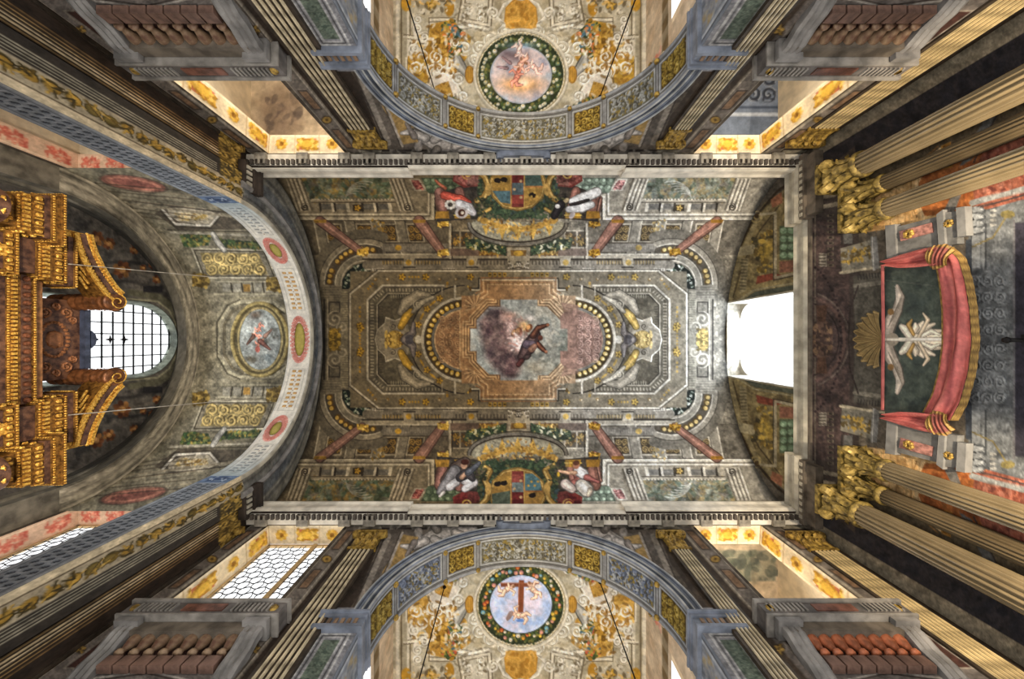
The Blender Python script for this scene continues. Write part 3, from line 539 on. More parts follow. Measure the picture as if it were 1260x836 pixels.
    c.texture(cl, [(92, 72, 68), (122, 98, 90), (66, 50, 52), (100, 78, 74)], 9, .9, 9, seed=9, gain=1.6)
    for x, y, rx, ry, cc, a in ((626, 402, 9, 15, (206, 170, 158), .9), (634, 414, 8, 14, (232, 206, 198), .9), (640, 426, 9, 8, (244, 226, 220), .9), (628, 388, 12, 5, (196, 150, 128), .7), (644, 404, 8, 7, (222, 176, 110), .9), (652, 392, 9, 5, (210, 196, 186), .9), (618, 428, 8, 12, (96, 70, 68), .6), (630, 448, 10, 12, (74, 48, 50), .7), (602, 404, 9, 10, (104, 78, 76), .6), (654, 418, 6, 5, (120, 104, 120), .5)): c.ell(x, y, rx, ry, cc, 0, a, gauss=True)
    c.speck([(618, 384), (646, 388), (654, 420), (640, 434), (620, 430)], [(240, 220, 212), (190, 140, 124), (214, 178, 164), (140, 96, 90)], 70, 1, 3, .45, 12, 2.6)
    for x, y in ((633, 410), (651, 404), (638, 408)): c.ell(x, y, 4, 5.4, (110, 62, 38), .5); c.ell(x-1, y-1, 2.4, 3, (206, 150, 96), .5)
    c.speck([(590, 396), (616, 384), (632, 420), (632, 464), (606, 450)], [(130, 104, 96), (62, 46, 50), (150, 124, 114), (84, 60, 62)], 120, 1.2, 4, .4, 14, 2.6); c.speck([(655, 380), (688, 396), (688, 440), (664, 460), (656, 440)], [(190, 188, 176), (120, 124, 118), (206, 196, 176)], 70, 1.5, 5, .35, 15, 2.6)
    for x, y, rx, ry, cc, a in ((627, 404, 5, 10, (214, 182, 170), .8), (634, 416, 5, 9, (240, 220, 212), .9), (640, 427, 6, 5, (250, 238, 232), .9), (622, 390, 6, 4, (190, 150, 134), .7), (645, 400, 6, 5, (222, 172, 108), .8), (653, 391, 7, 3, (220, 212, 202), .8), (604, 432, 5, 10, (60, 46, 52), .7), (628, 460, 9, 5, (70, 48, 50), .7)): c.ell(x, y, rx, ry, cc, .3, a, gauss=True)
    c.speck([(622, 396), (640, 400), (646, 430), (630, 432)], [(248, 232, 224), (176, 120, 104), (226, 196, 184)], 30, .9, 2.4, .6, 17, 3)
    fl = (58, 42, 42)
    c.limb([(642, 440), (650, 428), (656, 418), (660, 412)], [5, 8, 7, 5], fl, light=(112, 88, 84)); c.limb([(656, 413), (662, 404), (674, 400)], [4, 3.4, 1.8], (66, 40, 32), light=(120, 76, 56)); c.limb([(662, 424), (668, 430), (672, 434)], [3.2, 2.6, 1.4], (78, 44, 34), light=(150, 96, 70)); c.ell(665, 416, 3, 3.4, (90, 52, 40)); c.ell(674, 400, 1.8, 1.8, (170, 110, 80)); c.ell(672, 433, 1.8, 1.6, (190, 130, 100)); c.limb([(648, 440), (652, 438)], [3, 1.6], (60, 46, 44)); c.limb([(638, 449), (642, 444)], [3, 3], (70, 36, 34)); c.limb([(648, 424), (656, 424)], [5, 4], (96, 82, 92)); c.limb([(654, 430), (658, 426)], [4, 3], (150, 110, 90), dark=(80, 50, 44))
    c.region('sky', 'octagonal_painting', oc, cat='painting', label='octagonal painting of clouds and a dark flying figure at the crown of the nave vault')
    coat_of_arms(c, 0); coat_of_arms(c, 1)
    for y0, y1 in ((205, 300), (535, 632)):
        m_ = ((c.x > 575) & (c.x < 700) & (c.y > y0) & (c.y < y1))[..., None]*.28; g_ = c.C.mean(-1, keepdims=True); c.C = c.C*(1-m_)+g_*np.array((1.03, .98, .88))*m_
    c.sym = ONE; I = lambda l: l
    lab = ['painted woman in dark robe and white skirt seated beside the pale-skied coat of arms', 'painted woman in white blouse and red cloak pointing at the shield', 'painted figure in red shirt foreshortened above a white turban beside red cushion', 'painted figure in billowing white drapery beside the rose-pink cushion']
    hull = [[(536, 612), (546, 584), (562, 566), (594, 562), (594, 576), (586, 606), (566, 608)], [(684, 576), (704, 568), (722, 568), (740, 592), (736, 612), (694, 606)], [(532, 218), (586, 244), (586, 272), (546, 262)], [(676, 272), (686, 244), (738, 226), (740, 252), (704, 272)]]
    for k in range(4): seated(c, I, k); c.region('fig', 'painted_figure', hull[k], cat='painted figure', label=lab[k])
    # darker seams along both ends, stains
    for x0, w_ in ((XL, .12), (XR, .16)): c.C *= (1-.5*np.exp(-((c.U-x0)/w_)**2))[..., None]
    c.noise(.2, 6, 11); c.noise(.12, 30, 12, 1, .4)
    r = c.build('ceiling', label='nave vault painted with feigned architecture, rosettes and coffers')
    return r
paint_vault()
# ================================================================ SHELL OF THE NAVE
M_stone = mat('pale_stone', (176, 168, 150), .7, scale=3, amt=.2)
M_greystone = mat('grey_stone', (128, 124, 120), .6, scale=4, amt=.25)
M_bluestone = mat('blue_grey_stucco', (120, 126, 138), .55, scale=4, amt=.22)
M_dark = mat('dark_stone_and_shade', (58, 49, 42), .7, scale=4, amt=.3)
M_mid = mat('brown_stone', (104, 94, 82), .7, scale=4, amt=.3)
M_cream = mat('cream_plaster', (222, 205, 176), .7, scale=4, amt=.1)
M_gold = mat('gilding', (250, 200, 96), .3, .45, scale=22, amt=.3, bump=.35, c2=(168, 112, 34))
M_oldgold = mat('old_gilding', (184, 150, 72), .5, .25, scale=12, amt=.3, bump=.3, c2=(92, 70, 32))
M_wood = mat('carved_brown_wood', (112, 78, 58), .4, .1, scale=9, amt=.3, bump=.3, c2=(58, 38, 32))
M_ivory = mat('ivory_fillet', (196, 180, 148), .45, scale=5, amt=.25)
M_flute = mat('dark_flute', (62, 52, 42), .6, scale=6, amt=.3)
M_iron = mat('black_iron', (24, 22, 22), .5, .4, bump=0)
M_palegrey = mat('pale_grey_stucco', (168, 168, 166), .55, scale=4, amt=.2)
M_slate = mat('slate_stucco', (74, 80, 92), .6, scale=4, amt=.3)
M_cornice = mat('cornice_stone', (224, 215, 198), .6, scale=3, amt=.16)
M_impost = mat('impost_brown', (128, 104, 82), .6, scale=6, amt=.3)
M_redbrown = mat('reddish_marble', (116, 76, 62), .45, scale=6, amt=.35)
M_plain = mat('plain_plaster', (150, 140, 124), .8, scale=2, amt=.15)
ZB = 2.6
YW = 5.0
ACX, AHW, ASP, ARI = .3, 2.93, 6.15, 2.64
WIN = {'w': (-6.54, -4.47), 'e': (4.88, 6.68)}; WZ = (6.0, 9.17)
def vx(X, y): return 630+X*(y-418)/YW
def pier(c, X0, X1, y0, y1, col, a=1, h=0): c.poly([(vx(X0, y0), y0), (vx(X1, y0), y0), (vx(X1, y1), y1), (vx(X0, y1), y1)], col, a, h=h)
def frame(c, X0, X1, y0, y1, w, col, a=1, h=0): c.line([(vx(X0, y0), y0), (vx(X1, y0), y0), (vx(X1, y1), y1), (vx(X0, y1), y1)], w, col, a, True, h=h)
def side_wall(sd):
    us = np.unique(np.round(np.concatenate([np.linspace(-7.8, 7.95, 640), [*WIN['w'], *WIN['e']]]), 4))
    dz = np.unique(np.concatenate([np.linspace(203, 440, 235), [2100/WZ[0], 2100/WZ[1], 480, 560, 680, 2100/ZB]]))
    c = Canvas(lambda U, V: (U, U*0+sd*YW, 2100/V), us, dz, (84, 75, 65), flip=sd < 0); c.mx = 641; c.my = 418
    c.sym = ONE
    bot = 870
    # light and dark vertical dressings
    c.texture([(0, 600), (1260, 600), (1260, bot), (0, bot)], [(62, 54, 47), (98, 88, 76), (80, 71, 62)], 26, .8, sx=1.5, sy=1)
    for X0, X1, cc in ((-4.2, -3.0, (50, 41, 34)), (3.55, 4.65, (66, 56, 47)), (-7.8, -6.95, (48, 38, 30)), (6.95, 7.95, (70, 58, 48))): pier(c, X0, X1, 632, bot, cc)
    # frieze under the cornice
    c.poly([(200, 625), (1060, 625), (1060, 652), (200, 652)], (84, 76, 68)); c.comb((230, 641), (1040, 641), 64, 5, (150, 140, 124), .35, .7); c.line([(200, 648), (1060, 648)], 2, (140, 130, 112), .8); c.line([(200, 651), (1060, 651)], 2, (40, 34, 30))
    for x in (300, 452, 830, 985): c.poly([(x-18, 636), (x+14, 636), (x+18, 652), (x-22, 652)], (168, 158, 138)); c.comb((x-14, 643), (x+12, 643), 4, 4, (70, 62, 54), .5); c.line([(x-22, 652), (x+18, 652)], 2, (60, 50, 42))
    c.speck([(480, 632), (810, 632), (810, 652), (480, 652)], [(140, 132, 122), (60, 54, 50), (110, 102, 94), (170, 162, 148)], 240, 1.5, 4, .7, 3, 2.8)
    # window surrounds with rosettes
    for X0, X1 in ((-6.95, -6.62), (-4.36, -4.02), (4.42, 4.78), (6.76, 7.1)):
        pier(c, X0, X1, 648, bot, (108, 99, 90), h=.03); frame(c, X0, X1, 649, bot, 1.6, (150, 140, 124)); m = (X0+X1)/2
        for a, b in ((655, 678), (703, 726)): frame(c, X0+.08, X1-.08, a, b, 1.4, (60, 50, 42)); pier(c, X0+.1, X1-.1, a+1, b-1, (122, 92, 66), .8)
        c.ell(vx(m, 690), 690, 7, 5, (64, 50, 34)); c.ell(vx(m, 690), 690, 5.4, 3.8, (150, 120, 60), h=.03); c.ell(vx(m, 690), 690, 2, 1.6, (90, 66, 30))
    # spandrels with reclining stucco figures
    c.sym = SX
    c.poly([(474, 652), (600, 652), (560, 662), (520, 680), (480, 712), (448, 745), (436, 745)], (92, 84, 76)); c.poly([(496, 658), (517, 662), (508, 680), (478, 703), (470, 706)], (150, 122, 74)); c.mould([(495, 656), (474, 708)], [(0, 3, (160, 150, 138)), (2, 1.4, (60, 52, 46))])
    c.line([(478, 660), (440, 750)], 7, (134, 125, 114)); c.line([(474, 660), (434, 750)], 1.6, (54, 46, 40))
    g = (154, 147, 140)
    c.limb([(520, 668), (536, 660), (560, 656), (584, 652)], [7, 9, 8, 4], g)
    c.limb([(534, 664), (548, 672), (562, 668)], [5, 5, 3], g); c.limb([(524, 666), (506, 674), (494, 672)], [5, 4, 2], g); c.limb([(560, 656), (572, 660), (588, 658)], [5, 4, 2], g); c.ell(515, 656, 5, 6, (142, 134, 126), h=.04); c.limb([(510, 668), (500, 684)], [4, 2], (108, 100, 94)); c.limb([(538, 652), (530, 644)], [5, 2], (120, 112, 104))
    # jambs of the arch: marble panels
    c.sym = ONE
    for s in (-1, 1):
        X = lambda d: ACX+s*d
        c.poly([(vx(X(2.93), 748), 748), (vx(X(3.72), 748), 748), (vx(X(3.72), bot), bot), (vx(X(2.93), bot), bot)], (122, 121, 124)); 
        for o, w_, cc in ((.12, 2, (170, 168, 164)), (.17, 1.4, (60, 58, 58)), (.21, 1.8, (150, 148, 146))): frame(c, X(2.93+o), X(3.66-o), 776+o*40, bot, w_, cc)
        pier(c, X(3.16), X(3.43), 788, bot, (66, 74, 66)); q = [(vx(X(3.16), 788), 788), (vx(X(3.43), 788), 788), (vx(X(3.43), bot), bot), (vx(X(3.16), bot), bot)]
        c.texture(q, [(52, 62, 54), (98, 106, 92), (72, 82, 72)], 4, .9); c.line([(vx(X(3.72), 750), 750), (vx(X(3.72), bot), bot)], 2, (54, 48, 44))
    # feigned balustrade recess under each window and pedestal below
    for X0, X1 in ((-6.75, -4.35), (4.5, 6.95)):
        pier(c, X0-.15, X1+.15, 768, bot, (104, 96, 90)); pier(c, X0, X1, 773, 824, (64, 42, 36)); frame(c, X0-.04, X1+.04, 772, 825, 2.2, (132, 122, 110)); frame(c, X0-.3, X1+.3, 770, 872, 2, (60, 52, 46))
        m = (X0+X1)/2; c.mould([(vx(m-1.1, 842), 842), (vx(m, 822), 826), (vx(m+1.1, 842), 842)], [(0, 2.4, (160, 152, 142)), (3, 1.6, (56, 48, 42))])
        for X in (X0-.2, X1+.2): c.rosette(vx(X, 800), 800, 7, (150, 120, 62), (60, 46, 28))
    c.hole(lambda X, Y, Z: (np.abs(X-ACX) < AHW+.02) & (Z < ASP+(ARI+.02)*np.sqrt(np.clip(1-((X-ACX)/(AHW+.02))**2, 0, 1))))
    for k in WIN: c.hole(lambda X, Y, Z: (X > WIN[k][0]) & (X < WIN[k][1]) & (Z > WZ[0]) & (Z < WZ[1]))
    c.sym = ONE; c.noise(.2, 8, 21); c.noise(.16, 34, 23)
    return c.build('wall_south' if sd > 0 else 'wall_north', label='frescoed nave wall with feigned dressings')
SIDE = {sd: side_wall(sd)[0][0] for sd in (1, -1)}
# ---------------------------------------------------------------- cornice of the nave
def cornice(sd):
    Y = lambda y: sd*y
    root = None
    m1 = MB(); m2 = MB()
    for x0, x1, o in ((-7.2, -2.75, 0), (-2.75, 3.0, .075), (3.0, 7.82, 0)):
        fa = [(4.5+o, 8.99), (4.47+o, 9.06), (4.47+o, 9.14), (4.5+o, 9.2), (4.5+o, 9.3), (4.46+o, 9.38), (4.5+o, 9.5), (4.9, 9.56), (4.9, 9.02)]
        m1.sweep([(x0, 0, 0), (x1, 0, 0)], [((0, sd, 0), (0, 0, 1))]*2, fa)
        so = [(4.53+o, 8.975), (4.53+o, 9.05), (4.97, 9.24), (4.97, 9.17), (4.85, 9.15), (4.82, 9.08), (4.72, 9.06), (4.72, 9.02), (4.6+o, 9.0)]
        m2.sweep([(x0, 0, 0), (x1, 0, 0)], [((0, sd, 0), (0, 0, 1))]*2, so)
    r = m1.build('trim_1' if sd > 0 else 'trim_2', M_cornice); tag(r, 'pale projecting cornice between nave wall and vault', kind='structure')
    m2.build('cornice_soffit', M_dark, r)  # shade under the cornice is put into the dark colour
    d = MB(); x = -7.0
    while x < 7.7: d.box((x, sd*4.6, 8.93), (x+.07, sd*4.73, 9.05)); x += .135
    tag(d.build('dentil_row', mat('dim_dentil', (88, 80, 72), .7), r), 'row of small dentils', kind='stuff')
    b = MB().box((-.15, sd*4.62, 8.93), (.15, sd*4.9, 9.1)); b.add([(-.12, sd*4.6, 8.96), (.12, sd*4.6, 8.96), (.12, sd*4.6, 9.05), (-.12, sd*4.6, 9.05)], [(0, 1, 2, 3)])
    first = None
    for X in (-6.6, -5.5, -4.4, -3.75, -2.5, -1.55, -.6, .35, 1.3, 2.25, 3.2, 4.1, 5.1, 6.1, 7.0):
        if first is None: first = b.build('modillion', mat('modillion_stone', (150, 142, 128), .6), r); first.location = (X, 0, 0)
        else: q = dup(first, r); q.location = (X, 0, 0)
    return r
for sd in (1, -1): cornice(sd)
# ---------------------------------------------------------------- side chapel arch: soffit, archivolt, imposts
def ell_arch(n, hw, ri, sp=ASP, cx=ACX, a0=-pi/2, a1=pi/2): return [(cx+hw*sin(a), sp+ri*cos(a)) for a in np.linspace(a0, a1, n)]
def arch_orn(c, x0, x1, y0, y1, kind, seed):
    if kind == 'g':
        c.poly([(x0, y0), (x1, y0), (x1, y1), (x0, y1)], (96, 72, 26), h=-.02); nx = max(2, round((x1-x0)/12)); c.arabesque([(x0+1, y0+1), (x1-1, y0+1), (x1-1, y1-1), (x0+1, y1-1)], nx, 3, (204, 164, 66), (56, 40, 14), seed, 2.2, .03)
        c.speck([(x0+2, y0+2), (x1-2, y0+2), (x1-2, y1-2), (x0+2, y1-2)], [(226, 190, 96), (150, 112, 36)], int((x1-x0)), .8, 2.0, seed=seed, h=.02)
    else:
        c.poly([(x0, y0), (x1, y0), (x1, y1), (x0, y1)], (122, 112, 84) if kind == 's' else (108, 112, 120), h=-.02); nx = max(3, round((x1-x0)/14)); c.arabesque([(x0+1, y0+1), (x1-1, y0+1), (x1-1, y1-1), (x0+1, y1-1)], nx, 3, (182, 176, 160) if kind == 's' else (158, 162, 172), (78, 70, 56), seed, 2.4, .03)
        c.speck([(x0+2, y0+2), (x1-2, y0+2), (x1-2, y1-2), (x0+2, y1-2)], [(196, 190, 174), (84, 78, 66), (160, 132, 60)], int((x1-x0)*2), .8, 2.4, seed=seed, h=.02)
def chapel_arch(sd):
    DY = .88
    c = Canvas(lambda U, V: (ACX+AHW*np.sin(U), sd*(YW-.02+V), ASP+ARI*np.cos(U)), np.linspace(-pi/2, pi/2, 420), np.linspace(0, DY, 54), (150, 144, 134), chart=lambda U, V: (U*200, V*64))
    c.sym = ONE; c.texture([(-320, 0), (320, 0), (320, 57), (-320, 57)], [(142, 136, 126), (170, 164, 152)], 14, .7)
    c.line([(-320, 2.5), (320, 2.5)], 3, (190, 184, 170)); c.line([(-320, 54), (320, 54)], 3, (176, 172, 164)); c.line([(-320, 50), (320, 50)], 1.4, (84, 78, 70))
    A = [(-74, 74, 's'), (-134, -88, 'g'), (88, 134, 'g'), (-232, -150, 'b'), (150, 232, 'b'), (-300, -246, 'g'), (246, 300, 'g')]
    for i, (a, b, k) in enumerate(A):
        k2 = k if not (k == 'b' and sd < 0) else 's'
        c.mould([(a-2, 8), (b+2, 8), (b+2, 46), (a-2, 46)], [(0, 2, (196, 190, 176)), (-2, 1.2, (78, 70, 60))], True); arch_orn(c, a, b, 10, 44, k2, 7+i)
        c.region('pan', 'soffit_panel', [(a-1, 9), (b+1, 9), (b+1, 45), (a-1, 45)], label={'g': 'gilded scrollwork panel', 's': 'pale scrollwork panel', 'b': 'blue-grey scrollwork panel'}[k2])
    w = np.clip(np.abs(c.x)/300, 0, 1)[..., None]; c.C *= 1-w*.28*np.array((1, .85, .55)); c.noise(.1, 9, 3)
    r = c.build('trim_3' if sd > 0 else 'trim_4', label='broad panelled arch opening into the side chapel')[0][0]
    st = MB().ball((0, 0, 0), .06, 8)
    f = None
    for ph in (-240, -141, -81, 81, 141, 240):
        for v in (.1, .79):
            a = ph/200; p = (ACX+(AHW-.02)*sin(a), sd*(YW+v), ASP+(ARI-.02)*cos(a))
            if f is None: f = st.build('gilt_stud', M_oldgold, r, True)
            else: f = dup(f, r)
            f.location = p
    # archivolt: stepped blue-grey moulding, front of the wall
    prof = [(0, .02), (0, -.02), (.04, -.035), (.07, -.015), (.13, -.015), (.14, -.035), (.2, -.04), (.21, -.06), (.27, -.075), (.31, -.05), (.33, .0)]
    path = []; fr = []
    for a in np.linspace(-pi/2, pi/2, 72):
        P = np.array((ACX+AHW*sin(a), sd*YW, ASP+ARI*cos(a))); N = np.array((sin(a)/AHW, 0, cos(a)/ARI)); N /= np.linalg.norm(N); path.append(P); fr.append((N*.86, (0, sd, 0)))
    v = MB().sweep(path, fr, prof).build('archivolt', M_bluestone, r)
    for o, w_, d_, mm in ((.005, .03, -.05, M_palegrey), (.135, .025, -.055, M_palegrey), (.075, .05, -.028, M_slate), (.215, .03, -.075, M_slate), (.27, .03, -.088, M_palegrey)): MB().sweep(path, fr, [(o, 0), (o, d_), (o+w_, d_), (o+w_, 0)]).build('archivolt_fillet', mm, r)
    # imposts and pier caps
    for s in (-1, 1):
        X = ACX+s*AHW
        m = MB()
        for z0, z1, o in ((6.05, 6.11, .1), (6.11, 6.15, .14), (5.87, 6.05, .06), (5.81, 5.87, .12)): m.box((X-s*o*.6, sd*(YW-o), z0), (X+s*.8, sd*(YW+.88), z1))
        m.build('impost', M_bluestone, r)
        q = MB()
        for k in range(6): q.box((X+s*(.08+k*.115), sd*(YW-.08), 5.89), (X+s*(.14+k*.115), sd*(YW-.05), 6.03))
        tag(q.build('impost_flutes', M_impost, r), kind='stuff')
    # scroll keystone
    k = MB()
    for s in (-1, 1):
        k.lathe([(.0, -.06), (.1, -.06), (.1, .1), (0, .1)], 16, ax=(0, sd, 0), at=(ACX+s*.62, sd*4.82, 9.0)); k.lathe([(.03, -.12), (.05, -.09), (.03, -.05)], 10, ax=(0, sd, 0), at=(ACX+s*.62, sd*4.8, 9.0))
    k.sweep([(ACX-.62+1.24*i/12, sd*4.84, 8.98-.05*sin(pi*i/12)) for i in range(13)], [((0, sd, 0), (0, 0, 1))]*13, [(-.04, -.05), (.1, -.05), (.1, .1), (-.04, .1)])
    k.build('keystone_scroll', M_bluestone, r)
    # jambs
    for s in (-1, 1):
        cj = Canvas(lambda U, V: (U*0+ACX+s*AHW, sd*(YW-.01+U), V), np.linspace(0, .9, 30), np.concatenate([[ZB], np.linspace(4.4, 6.1, 70)]), (110, 116, 126), chart=lambda U, V: (U*60, V*60))
        cj.sym = ONE; cj.mould([(8, 150), (46, 150), (46, 358), (8, 358)], [(0, 3, (160, 164, 170)), (-3, 2, (60, 62, 68))], True); cj.texture([(12, 155), (42, 155), (42, 352), (12, 352)], [(92, 96, 104), (132, 134, 138), (150, 128, 84)], 8, .8); cj.noise(.1, 6)
        cj.build('arch_jamb', r)
    return r
for sd in (1, -1): chapel_arch(sd)
# ================================================================ SIDE CHAPELS
CHX0, CHX1, CHY0, CHY1 = -3.1, 3.5, 5.85, 10.6
def chz(X): return 8.92+.16*(1-((X-.2)/3.3)**2)
def garland(c, cx, cy, rx, ry, cols, seed, n=330, wd=7):
    R = random.Random(seed)
    c.ell(cx, cy, rx, ry, (44, 50, 30), w_=wd*2.1)
    for i in range(n):
        a = R.uniform(0, 2*pi); d = R.gauss(0, .42)*wd; q = R.uniform(.8, 2.2); c.ell(cx+(rx+d)*cos(a), cy+(ry+d)*sin(a), q*1.3, q*.8, R.choice([(70, 84, 44), (46, 60, 36), (100, 104, 58), (58, 72, 40), (120, 112, 58)]), R.uniform(0, pi), .9)
    for i in range(58):
        a = 2*pi*i/58+R.uniform(-.04, .04); d = R.choice((-.45, 0, .45))*wd; q = R.uniform(1.7, 2.9); cc = R.choice(cols); x, y = cx+(rx+d)*cos(a), cy+(ry+d)*sin(a)
        c.ell(x, y, q, q, np.array(cc)*.62); c.ell(x-.3, y-.3, q*.78, q*.78, cc, h=.03); c.ell(x, y, q*.3, q*.3, (200, 160, 60))
def putto(c, x, y, s, ang, sk=(214, 170, 144)):
    R = lambda u, v: (x+(u*cos(ang)-v*sin(ang))*s, y+(u*sin(ang)+v*cos(ang))*s)
    c.limb([R(0, 0), R(4, 1), R(9, 0)], [3*s, 3.4*s, 2.6*s], sk); c.limb([R(9, 0), R(14, 4), R(12, 10)], [2.4*s, 2*s, 1.2*s], sk); c.limb([R(8, 1), R(13, -3), R(18, -1)], [2.4*s, 2*s, 1.1*s], sk); c.limb([R(1, -2), R(-2, -7), R(2, -10)], [1.5*s, 1.2*s, .9*s], sk); c.limb([R(1, 2), R(-1, 7)], [1.5*s, .9*s], sk)
    c.ell(*R(-4, 0), 2.7*s, 2.7*s, sk); c.ell(*R(-5, -.8), 2.4*s, 1.6*s, (120, 76, 44), ang, .8)
def chapel(sd):
    us = np.linspace(CHX0, CHX1, 330); vs = np.linspace(CHY0-.25, CHY1, 190)
    c = Canvas(lambda U, V: (U, sd*V, chz(U)), us, vs, (170, 160, 136), flip=sd < 0); c.mx = 641; c.my = 745
    L, Mi, D = (206, 196, 174), (160, 150, 126), (104, 92, 70); OC = (196, 156, 76) if sd > 0 else (180, 142, 54); OCD = (140, 98, 34)
    c.sym = SX
    c.texture([(450, 660), (830, 660), (830, 860), (450, 860)], [(150, 138, 112), (190, 180, 156), (172, 158, 128)], 12, .8)
    # stepped border frames
    for o, cc, w_ in ((0, L, 4), (5, D, 2), (9, Mi, 5), (13, L, 2), (16, D, 1.4)): c.line([(489+o, 640), (489+o, 870)], w_, cc, h=.02)
    c.poly([(500, 694), (524, 694), (524, 726), (500, 726)], (178, 168, 146)); c.mould([(500, 694), (524, 694), (524, 764), (500, 764)], [(0, 2, L), (2, 1.4, D)], True)
    for y in (700, 716): c.speck([(503, y-5), (520, y-5), (520, y+8), (503, y+8)], [L, D, (220, 212, 196)], 22, 1, 2.6, seed=y, h=.02); c.mould([(502, y-7), (521, y-7), (521, y+9), (502, y+9)], [(0, 1.2, D)], True)
    for i, o in enumerate((0, 5, 10)): c.mould([(497+o, 790-o), (530-o*.2, 790-o), (530, 812-o), (560, 812-o)], [(0, 2.2, L), (2.2, 1.2, D)])
    # ochre grounds with white scrolls
    g1 = [(502, 766), (502, 738), (530, 728), (556, 742), (574, 764), (580, 790), (556, 812), (530, 806), (524, 776)]
    c.poly(g1, OC); c.texture(g1, [OC, OCD, (214, 178, 98)], 7, .7); c.arabesque([(504, 742), (560, 738), (566, 774), (512, 774)], 3, 2, (226, 218, 202), OCD, 4, 2.4, .03)
    c.poly([(503, 740), (522, 740), (522, 762), (503, 762)], OC); c.spiral(513, 752, 9, 1, (224, 216, 200), 2.6, h=.02)
    # white cartouche with an ochre heart
    ca = [(528, 722), (526, 706), (538, 696), (556, 694), (566, 706), (566, 724), (556, 742), (542, 746), (530, 738)]
    c.poly(ca, (206, 196, 180), h=.05); c.mould(ca, [(0, 2, (232, 226, 214)), (-2.6, 1.4, D)], True); hh = [(533, 718), (536, 704), (556, 700), (558, 716), (552, 734), (544, 732), (536, 728)]
    c.poly(hh, (158, 116, 46) if sd > 0 else (126, 94, 34)); c.texture(hh, [(120, 84, 30), (200, 158, 76), (150, 108, 44)], 6, .8)
    for x, y, r, t in ((530, 698, 7, 1), (566, 698, 8, -1), (570, 716, 8, 1), (564, 738, 8, -1), (536, 746, 7, 1), (526, 728, 6, -1), (584, 700, 7, 1), (580, 688, 7, -1), (596, 684, 6, 1)): c.ell(x, y, r, r, (188, 178, 158), a=.7); c.spiral(x, y, r, t, (232, 226, 212), 2.4, h=.03); c.spiral(x+1, y+1.4, r, t, D, 1, a=.6)
    # scrollwork round the medallion
    for x, y, r, t in ((584, 762, 8, 1), (590, 776, 9, -1), (604, 786, 9, 1), (576, 748, 6, 1), (620, 796, 8, -1), (572, 776, 9, 1), (566, 792, 9, -1), (606, 680, 6, 1)): c.ell(x, y, r, r, (184, 174, 152), a=.8); c.spiral(x, y, r, t, (226, 220, 204), 2.4, h=.03); c.spiral(x+1, y+1.4, r, t, D, 1, a=.6)
    c.limb([(570, 690), (560, 688), (546, 700)], [3, 2.6, 2], (190, 182, 164)); c.limb([(560, 770), (566, 756), (576, 742)], [4, 6, 3], (140, 136, 126)); c.limb([(556, 800), (580, 806), (600, 800)], [3, 4, 3], (190, 182, 164))
    c.ell(578, 744, 6, 11, OCD); c.ell(578, 744, 4.6, 9.4, (198, 152, 66), h=.03); 
    for k in range(5): c.line([(578-3+k*1.6, 736), (578-3+k*1.6, 752)], .8, OCD)
    # fruit and flower swags
    for q, n, sdv in (([(546, 694), (560, 704), (590, 698), (584, 702), (552, 716)], 60, 2), ([(552, 766), (566, 770), (574, 792), (556, 812), (544, 806), (546, 786)], 110, 3), ([(548, 688), (576, 700), (570, 708), (546, 706)], 50, 4)):
        c.speck(q, [(70, 84, 42), (48, 66, 40), (160, 116, 40), (60, 92, 110), (150, 140, 60), (196, 150, 70), (178, 82, 52)] if sd > 0 else [(60, 74, 38), (40, 56, 34), (150, 110, 40), (64, 96, 110), (140, 130, 60), (206, 110, 50)], n, 1.2, 3.2, seed=sdv, el=1.5, h=.02)
    c.poly([(535, 772), (550, 764), (552, 792), (536, 790)], (164, 122, 44)); c.speck([(535, 772), (550, 764), (552, 792), (536, 790)], [(206, 164, 76), (104, 74, 26)], 30, 1, 2.4)
    # lower field: balustered panels and big ochre shell
    c.poly([(566, 812), (602, 804), (604, 836), (572, 842)], (186, 178, 158)); c.mould([(566, 812), (602, 804), (604, 840), (572, 846)], [(0, 2.4, L), (2.4, 1.4, D), (-2.4, 1.4, D)], True, h=.02)
    for x in (576, 592): c.speck([(x-5, 814), (x+6, 811), (x+6, 830), (x-5, 832)], [(226, 220, 206), D, Mi], 26, 1, 2.6, seed=x, h=.02)
    c.poly([(620, 806), (632, 798), (641, 797), (641, 834), (632, 836), (622, 826)], (182, 132, 52), h=.03); c.line([(620, 806), (612, 814), (620, 830), (634, 838), (641, 838)], 3, (220, 212, 194), h=.03); c.line([(616, 808), (628, 797), (641, 795)], 3, (214, 206, 188), h=.04)
    c.comb((624, 802), (641, 801), 6, 5, OCD, .4); c.ell(636, 822, 5, 6, (206, 160, 76), gauss=True); c.spiral(607, 820, 8, 1, (222, 214, 198), 2.4); c.ell(553, 826, 6, 11, (170, 124, 40), h=.03); c.ell(500, 830, 6, 9, (180, 136, 46), h=.03); c.rosette(530, 830, 7, (190, 150, 60))
    c.ell(600, 676, 22, 5, (180, 170, 148)); c.ell(641, 690, 20, 4, (140, 106, 44)) if sd < 0 else None
    c.speck([(500, 820), (560, 820), (560, 850), (500, 850)], [L, D, Mi, (206, 170, 100)], 80, 1, 3, seed=6)
    # second layer of white scrolls and shading over the ochre
    for x, y, r, t in ((510, 776, 7, 1), (522, 790, 7, -1), (540, 752, 6, 1), (552, 756, 5, -1), (560, 782, 6, 1), (514, 800, 6, 1), (592, 812, 5, -1), (546, 690, 6, 1), (600, 692, 5, 1), (626, 792, 5, 1), (488+26, 812, 6, -1)): c.spiral(x+1, y+1.3, r, t, D, 1.2, a=.6); c.spiral(x, y, r, t, (224, 216, 200), 2, h=.02)
